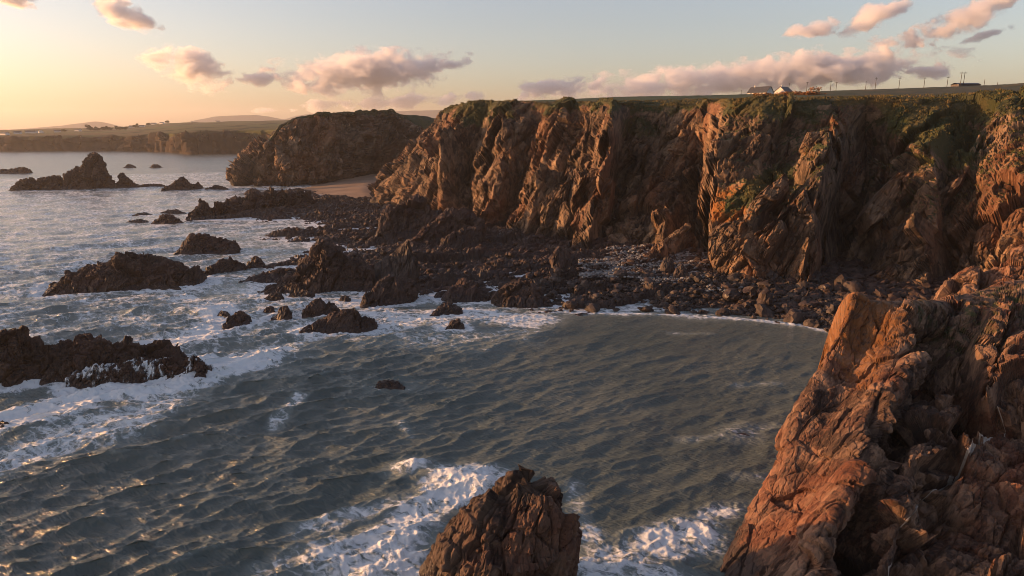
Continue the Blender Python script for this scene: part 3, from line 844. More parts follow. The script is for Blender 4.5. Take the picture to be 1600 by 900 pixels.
def build_rocks():
    m = M_REEF
    mound('sea_rock', [(-90, 530), (-40, 522), (0, 516), (25, 514), (38, 519), (48, 533), (62, 547), (80, 546), (95, 541), (112, 543), (121, 537), (125, 527), (140, 525), (156, 528), (166, 533), (200, 531), (225, 535), (245, 536), (262, 534), (271, 545), (278, 562), (296, 566), (312, 566), (319, 574)],
          (618, 584), 6.5, m, 'long dark reef at the left edge with surf pouring over its near side', 'rock', SEA_G, 1, amp=0.11, cell=5.0, foam=0.95)
    wr = mound('sea_rock', [(108, 592), (125, 584), (150, 575), (168, 572), (185, 573), (205, 566), (230, 563), (250, 566), (270, 565), (290, 560), (305, 560), (318, 568), (324, 575)], (606, 592), 2.6, m,
          'low ledge before the long reef, white water streaming off it', 'rock', SEA_G, 18, amp=0.16, cell=2.4, foam=1.0, power=2.4)
    surf_sheet(wr)
    mound('sea_rock', [(81, 458), (83, 449), (98, 438), (116, 423), (139, 412), (150, 416), (173, 405), (197, 396), (220, 402), (243, 406), (277, 415), (291, 422), (298, 417), (306, 428), (312, 444)],
          (464, 453), 11, m, 'broad hump backed dark rock island above the long reef', 'rock', SEA_G, 2, amp=0.15, cell=7.0)
    mound('sea_rock', [(277, 394), (290, 380), (300, 371), (316, 368), (330, 372), (350, 377), (364, 381), (372, 390)], (399, 396), 7, m, 'low dark rock behind the hump backed island', 'rock', SEA_G, 3, foam=0.6)
    mound('sea_rock', [(321, 424), (335, 413), (348, 405), (360, 404), (372, 408), (382, 414), (383, 420)], (432, 424), 5, m, 'small rounded dark rock right of the hump backed island', 'rock', SEA_G, 4, foam=0.6)
    mound('sea_rock', [(387, 414), (393, 405), (399, 401), (406, 406), (413, 413)], (419, 418), 3, m, 'little pointed dark rock beside the small rounded rock', 'rock', SEA_G, 5, foam=0.5)
    mound('sea_stack', [(20, 296), (32, 286), (45, 279), (60, 283), (75, 283), (85, 277), (95, 278), (105, 285), (112, 267), (122, 263), (129, 266), (134, 254), (140, 245), (147, 242), (153, 244), (158, 256), (166, 272), (172, 282), (178, 291)],
          (299, 295), 12, m, 'jagged dark sea stack with one tall pinnacle and a low ridge', 'sea stack', SEA_G, 6, amp=0.10, cell=10, power=1.5, foam=0.25, dens=1.4)
    mound('sea_stack', [(174, 291), (182, 283), (191, 271), (197, 276), (206, 284), (216, 291)], (295, 293), 8, m, 'small dark cone of rock right of the tall sea stack', 'sea stack', SEA_G, 7, amp=0.10, foam=0.25, dens=1.6)
    mound('sea_rock', [(255, 294), (262, 289), (272, 286), (280, 278), (286, 275), (292, 281), (296, 288), (304, 284), (309, 281), (312, 287), (315, 295)], (299, 296), 8, m, 'twin peaked dark rock in front of the headland tip', 'rock', SEA_G, 8, amp=0.10, foam=0.3, dens=1.6)
    mound('sea_rock', [(-20, 268), (2, 264), (12, 266), (20, 265), (28, 261), (40, 262), (46, 268)], (272, 271), 10, m, 'low flat dark rock far out at the left edge', 'rock', SEA_G, 9, foam=0.2, dens=1.5)
    mound('sea_rock', [(194, 261), (200, 257.5), (205, 257.5), (211, 261)], 262.5, 7, m, 'tiny dark rock behind the sea stack, the left of two', 'rock', SEA_G, 10, foam=0, dens=2)
    mound('sea_rock', [(235, 261), (241, 257), (246, 257), (252, 261)], 262.5, 7, m, 'tiny dark rock behind the sea stack, the right of two', 'rock', SEA_G, 11, foam=0, dens=2)
    mound('sea_rock', [(215, 290.5), (228, 287.5), (245, 287.5), (256, 289)], 292, 4, m, 'thin low reef just awash between stack and twin peaked rock', 'rock', SEA_G, 12, foam=0.3, dens=2)
    mound('sea_rock', [(322, 294), (338, 289), (350, 292), (356, 295)], 297, 5, m, 'thin low reef just awash left of the headland tip', 'rock', SEA_G, 13, foam=0.3, dens=1.5)
    mound('sea_rock', [(380, 304), (386, 298), (393, 294), (400, 297), (410, 303)], 306, 7, m, 'small dark rock at the foot of the headland tip', 'rock', SEA_G, 14, foam=0.3, dens=1.5)
    for i, (x0, x1, yt, yb, lb) in enumerate([(195, 236, 343, 349, 'flat dark reef awash, leftmost of the low reefs'), (238, 287, 335, 350, 'low dark reef with a small hump among the low reefs'),
                                            (208, 238, 332, 337, 'thin dark reef farthest out among the low reefs'), (250, 290, 327, 334, 'slender dark reef behind the low hump reef')]):
        mound('sea_rock', [(x0, yb - 1), (x0 + (x1 - x0) * 0.3, yt + 1), (x0 + (x1 - x0) * 0.6, yt), (x1, yb - 1)], yb, 4, m, lb, 'rock', SEA_G, 20 + i, foam=0.4, dens=1.3)
    mound('reef', [(296, 343), (306, 332), (312, 322), (320, 319), (330, 327), (345, 316), (362, 313), (380, 312), (392, 302), (405, 305), (418, 298), (434, 301), (440, 296), (455, 300), (470, 297), (484, 304), (490, 316)], (346, 326), 13, m,
          'long dark reef running out to sea from the sandy beach', 'rock', None, 24, amp=0.20, cell=6, foam=0.5)
    # rocks of the cove mouth
    mound('sea_rock', [(341, 490), (347, 485), (354, 488), (359, 495)], (497, 499), 2.5, m, 'small dark rock touching the block in the surf', 'rock', SEA_G, 30, foam=0.95)
    mound('sea_rock', [(353, 506), (357, 494), (368, 489), (380, 488), (384, 494), (390, 503)], (516, 510), 3.2, m, 'dark square block of rock where the breaker ends', 'rock', SEA_G, 31, foam=0.95)
    mound('sea_rock', [(425, 497), (437, 489), (441, 481), (448, 479), (453, 485), (455, 495)], 499, 2.4, m, 'small dark peaked rock in foam left of the tilted slab', 'rock', SEA_G, 32, foam=0.8)
    mound('sea_rock', [(411, 485), (417, 479), (423, 478), (428, 484)], 489, 1.8, m, 'tiny dark rock in foam above the peaked rock', 'rock', SEA_G, 33, foam=0.7)
    mound('sea_rock', [(468, 518), (480, 508), (500, 498), (520, 490), (535, 484), (552, 483), (560, 489), (564, 500)], (526, 519), 4.2, m, 'large tilted dark slab standing in foam at the cove mouth', 'rock', SEA_G, 34, amp=0.10, power=1.3, foam=0.9)
    mound('sea_rock', [(548, 514), (555, 501), (568, 493), (580, 496), (588, 505)], (521, 514), 2.6, m, 'low dark rock against the right end of the tilted slab', 'rock', SEA_G, 35, foam=0.9)
    mound('sea_rock', [(474, 492), (482, 478), (492, 467), (500, 471), (508, 478), (520, 476), (532, 486)], (497, 492), 3.0, m, 'knobbly dark rock just behind the tilted slab', 'rock', SEA_G, 36, foam=0.85)
    mound('sea_rock', [(526, 474), (533, 464), (541, 461), (547, 469)], 473, 2.2, m, 'dark round rock in foam behind the knobbly rock', 'rock', SEA_G, 37, foam=0.8)
    mound('sea_rock', [(586, 604), (593, 596), (604, 594), (618, 596), (626, 601), (632, 606)], 609, 1.8, m, 'lone low dark rock in the middle of the cove', 'rock', SEA_G, 38, foam=0.35)
    mound('sea_rock', [(672, 492), (684, 481), (700, 474), (714, 476), (722, 484)], (496, 492), 3, m, 'wave washed dark rock off the shelf, the larger of two', 'rock', SEA_G, 39, foam=0.85)
    mound('sea_rock', [(696, 512), (704, 502), (716, 499), (725, 508)], 515, 2.0, m, 'wave washed dark rock off the shelf, the smaller of two', 'rock', SEA_G, 40, foam=0.85)
    mound('sea_rock', [(1144, 683), (1152, 678), (1166, 677), (1172, 682)], 685, 1.2, m, 'small awash rock near the right side of the cove', 'rock', SEA_G, 41, foam=0.5)
    mound('sea_rock', [(-30, 672), (-8, 660), (6, 662), (16, 668)], 676, 2.2, m, 'dark rock just showing in foam at the left edge', 'rock', SEA_G, 42, foam=0.9)
    mound('sea_rock', [(397, 441), (412, 432), (430, 421), (442, 419), (446, 425)], (443, 436), 3.5, m, 'flat tilted slab at the seaward end of the shelf', 'rock', None, 43, amp=0.1, foam=0.8)
    mound('sea_rock', [(413, 466), (425, 458), (437, 457), (443, 463)], 470, 2.0, m, 'small flat rock in foam off the dark mound, the left one', 'rock', SEA_G, 44, foam=0.8)
    mound('sea_rock', [(452, 462), (465, 454), (480, 453), (489, 460)], 466, 2.0, m, 'small flat rock in foam off the dark mound, the right one', 'rock', SEA_G, 45, foam=0.8)
    # big rocks standing on the shelf
    G = 'big rocks on the shelf'
    mound('shore_rock', [(402, 458), (420, 446), (450, 430), (475, 412), (492, 392), (509, 384), (523, 392), (548, 407), (566, 412), (585, 420)], (464, 456), 9, m, 'broad dark mound of rock at the seaward end of the shelf', 'rock', G, 50, amp=0.11, foam=0.8, cell=6)
    mound('shore_rock', [(577, 434), (590, 415), (604, 400), (620, 386), (632, 375), (637, 371), (642, 377), (646, 400), (651, 434)], (442, 440), 6, M_BOULD, 'pointed grey rock slab rising like a fin from the shelf', 'rock', G, 51, amp=0.07, zb=1.5, foam=0, power=1.3, wet=1.0)
    mound('shore_rock', [(562, 480), (575, 455), (590, 440), (620, 432), (642, 434), (650, 455), (652, 468)], (484, 474), 5.5, m, 'dark block of rock below the pointed fin', 'rock', G, 52, amp=0.12, foam=0.9)
    mound('shore_rock', [(588, 362), (598, 334), (612, 318), (632, 311), (652, 313), (668, 316), (682, 330), (694, 350)], (372, 366), 10, m, 'big dark craggy mound at the foot of the left cliff', 'rock', G, 53, zb=2.5, foam=0, amp=0.14)
    mound('shore_rock', [(644, 378), (664, 358), (688, 342), (708, 331), (728, 328), (744, 340), (752, 358)], (386, 376), 8, m, 'dark ridge of rock slanting down from the first sunlit rib', 'rock', G, 54, zb=2.5, foam=0, amp=0.14)
    mound('shore_rock', [(684, 386), (700, 368), (722, 354), (742, 352), (752, 366)], (392, 386), 6, m, 'dark wedge of rock in front of the slanting ridge', 'rock', G, 55, zb=2.5, foam=0, amp=0.14)
    mound('shore_rock', [(860, 424), (864, 398), (874, 387), (886, 388), (894, 402), (900, 424)], (428, 426), 4, m, 'square dark rock below the last sunlit rib', 'rock', G, 56, zb=2.0, foam=0, amp=0.12)
    mound('shore_rock', [(1032, 426), (1036, 406), (1043, 398), (1049, 404), (1054, 424)], 430, 2.6, M_BOULD, 'upright brown rock on the pale stones', 'rock', G, 57, zb=2.5, foam=0, amp=0.10, wet=0.5)
    mound('shore_rock', [(1052, 432), (1058, 418), (1066, 414), (1074, 424), (1076, 433)], 436, 2.2, M_BOULD, 'rounded brown rock beside the upright rock', 'rock', G, 58, zb=2.5, foam=0, amp=0.10, wet=0.5)
    mound('shore_rock', [(1005, 405), (1030, 382), (1050, 366), (1068, 352), (1078, 350), (1086, 372)], (412, 396), 6, M_CLIFF, 'slanting rock rib in the dark recess above the pale stones', 'rock', G, 59, zb=3.0, foam=0, amp=0.12, wet=0.8)
    mound('shore_rock', [(770, 470), (790, 446), (812, 436), (830, 440), (850, 462), (862, 476)], (482, 482), 6, m, 'dark craggy rock at the inner edge of the cove foam', 'rock', G, 60, foam=0.7, amp=0.16)
    mound('shore_rock', [(690, 468), (705, 446), (726, 436), (744, 440), (760, 464)], (474, 474), 6, m, 'dark craggy rock left of the inner cove edge', 'rock', G, 61, foam=0.7, amp=0.16)
    mound('shore_rock', [(1480, 478), (1502, 452), (1522, 436), (1545, 420), (1560, 408), (1580, 402), (1604, 396), (1640, 400)], (500, 500), 9, M_FORE, 'sunlit slabby outcrop behind the big near rock at the right edge', 'rock', G, 62, zb=8.0, foam=0, amp=0.13, wet=0.01, wetmax=0, lich=0.3, dens=2.0)
    # near pinnacle
    pinnacle()

def pinnacle():
    prof = [(560, 1080), (600, 985), (630, 930), (644, 899), (660, 868), (669, 850), (678, 834), (699, 813), (718, 800), (736, 783), (756, 775), (785, 759), (800, 744), (812, 744), (836, 747), (852, 744), (866, 754), (877, 768), (887, 790), (892, 820), (892, 860), (890, 900), (888, 990), (884, 1080)]
    px, py = np.array(prof, float).T
    px = 806 + (px - 806) * 0.93 + 4; py = py + 6
    Yc = 52.0
    nl, na = 150, 330
    top = 749.5
    rows = top + (1085 - top) * np.linspace(0, 1, nl) ** 1.15
    L = np.interp(rows, py[:13][::-1], px[:13][::-1]); Rr = np.interp(rows, py[13:], px[13:])
    L[0], Rr[0] = 812, 838
    G = np.zeros((na, nl, 3)); a = np.arange(na) / na * 2 * np.pi
    for k, (r, l, q) in enumerate(zip(rows, L, Rr)):
        z = z_at(r, Yc); xl, xr = at_Yz(l, Yc, z)[0], at_Yz(q, Yc, z)[0]
        w = (xr - xl) / 2; dep = min(w * 0.9, 5.2) if w < 5 else 4.5 + 0.16 * w
        ex = 0.82
        cx = np.sign(np.cos(a)) * np.abs(np.cos(a)) ** ex; sy = np.sign(np.sin(a)) * np.abs(np.sin(a)) ** ex
        G[:, k, 0] = (xl + xr) / 2 + w * cx; G[:, k, 1] = Yc + dep * sy; G[:, k, 2] = z
    cap = G[:, :1].mean(0)[None].repeat(na, 0); G = np.concatenate([cap, G], 1)
    N = grid_normals(np.concatenate([G, G[:2]], 0))[:na]
    out = np.stack([np.cos(a), np.sin(a)], 1)
    if (N[:, 40, :2] * out).sum() < 0: N = -N
    N[:, 0] = (0, 0, 1)
    P = G.reshape(-1, 3)
    D = rock_relief(P, [(5.0, 1.0, 0.2), (2.2, 0.62, 0.25), (0.9, 0.26, 0.12), (0.36, 0.10, 0.04)], 700, frame((0.25, 0.2, 0.95), (1, 0, 0)), 2.0, 1.0, 1.1) + 0.06 * fbm(P / 0.4, 3, 740)
    D = D.reshape(na, -1); D[:, 0] = D[:, 1].mean()
    G2 = G + N * D[..., None]
    Z = G2[..., 2]; org = np.array([G2[..., 0].mean(), Yc, 0])
    n1 = fbm(G2.reshape(-1, 3) / 3.0, 3, 745).reshape(Z.shape)
    me = mesh_np('pinnacle_rock', (G2 - org).reshape(-1, 3), grid_faces(na, Z.shape[1], True), False, {'wet': np.clip(sstep(5, 1, Z + 2 * n1) + 0.15, 0, 1), 'lichen': np.clip(0.1 + 0.6 * n1, 0, 1) * sstep(4, 9, Z), 'veg': 0 * Z, 'green': 0 * Z})
    o = link('pinnacle_rock', me, M_PINN); o.location = org
    tag(o, 'dark craggy rock pinnacle in the near surf at the bottom', 'rock')
    for dx in (-4, 0, 3): ROCK_FOAM.append((org[0] + dx, Yc, 5.0, 0.75))

# ------------------------------------------------------------------ near rock on the right
FORE = [
    [(1325, 480, 78), (1314, 516, 77), (1280, 574, 74), (1233, 660, 68), (1212, 722, 65), (1168, 806, 61), (1116, 897, 56.6), (1085, 960, 53.5)],
    [(1362, 470, 77.5), (1352, 530, 75), (1325, 600, 70), (1285, 690, 63.5), (1262, 755, 60), (1225, 830, 56), (1180, 915, 51.5), (1150, 990, 48.5)],
    [(1405, 472, 77.5), (1416, 545, 71.5), (1380, 620, 65), (1342, 700, 59), (1318, 770, 55), (1287, 840, 51.5), (1240, 930, 47.5), (1215, 1010, 44.5)],
    [(1445, 473, 79), (1455, 560, 74), (1428, 640, 69.5), (1382, 715, 63.5), (1348, 790, 58.5), (1322, 860, 54), (1292, 940, 49), (1270, 1030, 45)],
    [(1490, 468, 82), (1500, 565, 72), (1470, 650, 66), (1420, 722, 57.5), (1400, 795, 53), (1385, 865, 49), (1362, 950, 45), (1345, 1040, 41.5)],
    [(1545, 455, 86), (1550, 560, 73), (1535, 650, 66), (1480, 735, 57), (1475, 810, 53), (1470, 880, 49), (1460, 960, 44.5), (1450, 1050, 40.5)],
    [(1610, 438, 90), (1620, 560, 72), (1620, 660, 62.5), (1600, 750, 56), (1600, 830, 51), (1600, 900, 47), (1600, 980, 43), (1600, 1080, 39)],
    [(1800, 420, 92), (1850, 560, 70), (1880, 680, 58), (1900, 780, 51), (1900, 860, 46), (1900, 930, 42), (1900, 1010, 39), (1900, 1100, 36)],
]
def build_fore():
    C = []
    for c in FORE:
        q = [at_pY(*p) for p in c]
        back1 = q[0] + np.array([1.5, 7.0, -5.0]); back2 = q[0] + np.array([2.0, 14.0, 0]); back2[2] = -4
        last = q[-1] + np.array([-0.5, -2.5, 0]); last[2] = min(-3.0, q[-1][2] - 4); 
        C.append([back2, back1] + q + [last])
    first = [p + np.array([3.5, 6.0, 0]) for p in C[0]]
    for i, p in enumerate(first): p[2] = -5.0
    C = np.array([first] + C)
    cu = [30, 100, 90, 70, 70, 80, 90, 40]
    cv = [6, 26, 40, 56, 70, 56, 60, 60, 36, 8]
    tu, tv = params(cu), params(cv)
    A = cat_interp(C, tu)
    A = np.swapaxes(cat_interp(np.swapaxes(A, 0, 1), tv), 0, 1)
    N = grid_normals(A)
    if N[100:, 60:300, 2].mean() < 0: N = -N
    for ax in (0, 1):
        k = np.ones(41) / 41
        N = np.apply_along_axis(lambda c: np.convolve(np.pad(c, 20, mode='edge'), k, 'valid'), ax, N)
    N /= np.linalg.norm(N, axis=2, keepdims=True)
    P = A.reshape(-1, 3)
    D = rock_relief(P, [(6.5, 1.25, 0.3), (2.6, 0.62, 0.25), (1.0, 0.24, 0.12), (0.42, 0.10, 0.05)], 600, frame((0.6, 0.45, 0.66), (-0.5, 0.8, 0.1)), 2.0)
    D = (D + 0.09 * fbm(P / 0.5, 3, 640)).reshape(A.shape[:2])
    uu = np.broadcast_to(tu[:, None], D.shape); vv = np.broadcast_to(tv[None], D.shape)
    big = rock_relief(P, [(11.0, 3.0, 0.0), (5.0, 1.7, 0.5)], 610, frame((0.6, 0.45, 0.66), (-0.5, 0.8, 0.1)), 1.5).reshape(D.shape)
    D = D + big * (0.04 + 0.96 * sstep(2.7, 3.4, uu)) * sstep(0.6, 1.2, uu) * sstep(1.2, 2.4, vv)
    D = D * (0.12 + 0.88 * sstep(1.7, 2.7, vv))
    face = sstep(0.4, 0.9, uu) * sstep(3.1, 2.7, uu) * sstep(1.8, 2.6, vv)
    D = D * (1 - 0.55 * face)                                   # the sunlit slab is flatter than the rest
    A2 = A + N * D[..., None]
    Z = A2[..., 2]
    n1 = fbm(A2.reshape(-1, 3) / 5.0, 4, 650).reshape(Z.shape)
    top = sstep(4.1, 2.6, vv + n1 * 0.7)
    veg = np.clip(0.30 * top * sstep(1.5, 2.3, uu) + 0.14 * sstep(2.6, 3.6, uu) * sstep(6.5, 3.5, vv) + 0.12 * n1, 0, 1)
    lich = np.clip(sstep(5.4, 3.0, vv + 1.6 * n1) * sstep(3.5, 2.4, uu + 0.5 * n1) * 0.62, 0, 1)
    wet = np.clip(sstep(3.5, 0.5, Z + n1 * 2) + 0.55 * sstep(3.0, 3.6, uu) * sstep(6.5, 8.5, vv), 0, 1)
    me = mesh_np('rock_outcrop', A2.reshape(-1, 3), grid_faces(*Z.shape), False, {'veg': veg, 'green': np.clip(0.2 + n1 * 0.6, 0, 0.7), 'lichen': lich, 'wet': wet})
    o = link('rock_outcrop', me, M_FORE)
    tag(o, 'huge near rock on the right with an orange sunlit slanting face', 'rock')
    # pale quartz vein running down the dark side
    T = NT('quartz'); nz = T.noise(T.pos(), 3.0, 5.0)
    mq = T.done(T.n('BsdfPrincipled', {'Base Color': T.mix(nz, (0.16, 0.13, 0.11), (0.42, 0.38, 0.33)), 'Roughness': 0.6}).outputs[0])
    path = [(6.42, 3.9), (6.25, 4.5), (6.05, 5.1), (5.75, 5.6), (5.5, 5.9), (5.25, 6.3), (5.15, 6.9), (5.0, 7.4), (4.85, 8.2)]
    pu = np.interp(vv, [q[1] for q in path], [q[0] for q in path]) + 0.05 * noise(A2.reshape(-1, 3) / 0.8, 663).reshape(vv.shape)
    wv = 0.045 * np.clip(0.45 + 1.1 * fbm(A2.reshape(-1, 3) / 2.5, 3, 660).reshape(vv.shape), 0, 1.2)
    msk = ((np.abs(uu - pu) < wv) & (vv > 3.9) & (vv < 8.2)).ravel()
    fq = grid_faces(*Z.shape); fq = fq[msk[fq].any(1)]
    ids, inv = np.unique(fq.ravel(), return_inverse=True)
    vq = A2.reshape(-1, 3)[ids] + N.reshape(-1, 3)[ids] * np.where(msk[ids], 0.07, -0.05)[:, None]
    link('quartz_vein', mesh_np('quartz_vein', vq, inv.reshape(-1, 4), False), mq, o)

# ------------------------------------------------------------------ boulders and stones
def ico(sub=2):
    import bmesh
    bm = bmesh.new(); bmesh.ops.create_icosphere(bm, subdivisions=sub, radius=1.0)
    V = np.array([v.co[:] for v in bm.verts]); Fc = np.array([[v.index for v in f.verts] for f in bm.faces])
    bm.free(); return V, Fc

def build_boulders(A2, vv):
    V, Fc = ico(3)
    meshes = []
    for k in range(10):
        P = V * np.array([1.0, 0.85 + 0.2 * random.random(), 0.62 + 0.25 * random.random()])
        v, c = facets(P * 0.95 + k * 13.7, 800 + k, 1.6)
        P = P * (1 + 0.34 * v + 0.06 * fbm(P * 2.5 + k * 5, 3, 820 + k))[:, None]
        z = 0 * P[:, 0]
        meshes.append(mesh_np('boulder', P, Fc, False, {'wet': z + 0.25 * (k % 3), 'lichen': z, 'veg': z, 'green': z}))
    # waterline band along the head of the cove
    line = [(815, 470), (860, 477), (930, 483), (1000, 480), (1080, 484), (1150, 491), (1220, 500), (1290, 514), (1345, 528), (1420, 545)]
    wl = np.array([at_sea(*p)[:2] for p in line])
    cand = []
    g = np.random.default_rng(21)
    tries = 0
    while len(cand) < 640 and tries < 30000:
        tries += 1
        t = g.random() ** 0.75 * (len(wl) - 1); i = int(t); p = wl[i] + (wl[i + 1] - wl[i]) * (t - i)
        off = -1.5 + g.random() ** 1.25 * (26 + 26 * max(0, t / (len(wl) - 1) - 0.5) * 2)
        q = p + np.array([0.12, 1.0]) * off + g.normal(size=2) * 0.8
        right = (t / (len(wl) - 1))
        r = (0.42 + 1.75 * g.random() ** 3.0) * (0.75 + 0.55 * right)
        if any((q[0] - c[0]) ** 2 + (q[1] - c[1]) ** 2 < (0.78 * (r + c[2])) ** 2 for c in cand): continue
        cand.append((q[0], q[1], r, off, right))
    X = np.array([c[0] for c in cand]); Y = np.array([c[1] for c in cand])
    H = shelf_h(X, Y)
    order = sorted(range(len(cand)), key=lambda i: -cand[i][2] / cand[i][1])
    rest = []
    for n, i in enumerate(order):
        x, y, r, off, right = cand[i]
        z = max(H[i], -0.5) + r * 0.30
        rot = (g.normal() * 0.35, g.normal() * 0.35, g.random() * 6.3)
        sc_ = (r * (0.9 + 0.4 * g.random()), r, r * (0.85 + 0.3 * g.random()))
        if n < 300:
            o = link('boulder', meshes[n % 10], M_BOULD)
            o.location = (x, y, z); o.rotation_euler = rot; o.scale = sc_
            if off < 5: lb = 'brown boulder at the water line of the cove below the cliff'
            elif right > 0.55: lb = 'brown boulder heaped under the right hand cliff above the water line'
            else: lb = 'brown boulder lying on the shore in front of the pale stones'
            tag(o, lb, 'boulder', 'boulders along the cove shore: ' + ('water line' if off < 5 else ('right heap' if right > 0.55 else 'middle shore')))
        else:
            rest.append((x, y, z, r))
    return rest

def scatter_stones(name, pos, rad, mat, label, seed, sub=1, kind='stuff'):
    g = np.random.default_rng(seed)
    V, Fc = ico(sub)
    n = len(pos)
    allV = np.empty((n, len(V), 3)); 
    for i in range(n):
        s = rad[i] * (0.7 + 0.6 * g.random(3)) * np.array([1.15, 1.0, 0.7])
        a = g.random() * 6.3; ca, sa = math.cos(a), math.sin(a)
        P = V * (1 + 0.28 * (g.random(len(V)) - 0.5))[:, None] * s
        tl = g.normal() * 0.4; ct, st = math.cos(tl), math.sin(tl)
        P = np.stack([P[:, 0], P[:, 1] * ct - P[:, 2] * st, P[:, 1] * st + P[:, 2] * ct], 1)
        P = np.stack([P[:, 0] * ca - P[:, 1] * sa, P[:, 0] * sa + P[:, 1] * ca, P[:, 2]], 1)
        allV[i] = P + pos[i]
    FF = (Fc[None] + (np.arange(n) * len(V))[:, None, None]).reshape(-1, 3)
    z = np.zeros(n * len(V))
    wet = np.repeat(g.random(n) * 0.6, len(V))
    o = link(name, mesh_np(name, allV.reshape(-1, 3), FF, False, {'wet': wet, 'lichen': z, 'veg': z, 'green': z}), mat)
    tag(o, label, 'stones', kind=kind)
    return o

def build_stones(rest):
    g = np.random.default_rng(33)
    # smaller stones of the boulder beach
    pos = [(x, y, z) for x, y, z, r in rest]; rad = [r for *_, r in rest]
    wl = np.array([at_sea(*p)[:2] for p in [(820, 472), (1000, 480), (1150, 491), (1290, 514), (1400, 540)]])
    xs, ys = [], []
    for _ in range(3600):
        t = g.random() * 4; i = min(int(t), 3); p = wl[i] + (wl[i + 1] - wl[i]) * (t - i)
        q = p + np.array([0.12, 1.0]) * (-1 + (34 + 8 * t) * g.random())
        xs.append(q[0]); ys.append(q[1])
    H = shelf_h(np.array(xs), np.array(ys))
    pos += [(x, y, h + 0.1) for x, y, h in zip(xs, ys, H)]
    rad += list(0.22 + 0.5 * g.random(len(xs)) ** 2)
    scatter_stones('cobbles', np.array(pos), np.array(rad), M_BOULD, 'dark cobbles filling the gaps between the boulders', 41)
    # rubble on the shelf
    xs = np.concatenate([g.uniform(-110, 45, 9000), g.uniform(50, 125, 2600)]); ys = np.concatenate([g.uniform(165, 370, 9000), g.uniform(138, 205, 2600)])
    s = poly_sdf(xs, ys, SHELF); k = s > 3
    xs, ys = xs[k], ys[k]; H = shelf_h(xs, ys)
    rad = 0.3 + 1.0 * g.random(len(xs)) ** 3 + np.where(xs > 50, 0.5 * g.random(len(xs)) ** 2, 0)
    scatter_stones('rubble', np.stack([xs, ys, H + rad * 0.2], 1), rad, M_REEF, 'dark broken rubble strewn over the rock shelf', 42)
    # pale storm stones at the foot of the recess
    T = NT('pale_stone')
    col = T.mix(T.smooth(T.noise(T.pos(), 0.9, 4.0), 0.35, 0.65), (0.10, 0.098, 0.095), (0.26, 0.255, 0.25))
    mp = T.done(T.n('BsdfPrincipled', {'Base Color': col, 'Roughness': 0.8}).outputs[0])
    P = []
    for px0, px1, py0, py1, n in ((905, 1108, 402, 430, 4200), (945, 1020, 386, 404, 1300), (1055, 1112, 384, 412, 1300), (1000, 1112, 424, 440, 500), (730, 748, 330, 342, 90), (606, 650, 322, 330, 260), (780, 800, 356, 368, 80), (1105, 1180, 440, 452, 120)):
        for _ in range(n):
            px, py = g.uniform(px0, px1), g.uniform(py0, py1)
            if g.random() < 0.55 and abs((py - py0) / (py1 - py0) - 0.5) > 0.35: continue
            P.append(at_sea(px, py, 3.2))
    P = np.array(P); H = shelf_h(P[:, 0], P[:, 1])
    P[:, 2] = np.maximum(H, 2.5) + 0.12
    scatter_stones('pale_stones', P, 0.14 + 0.34 * g.random(len(P)) ** 2, mp, 'pale grey storm stones at the foot of the dark recess', 43)

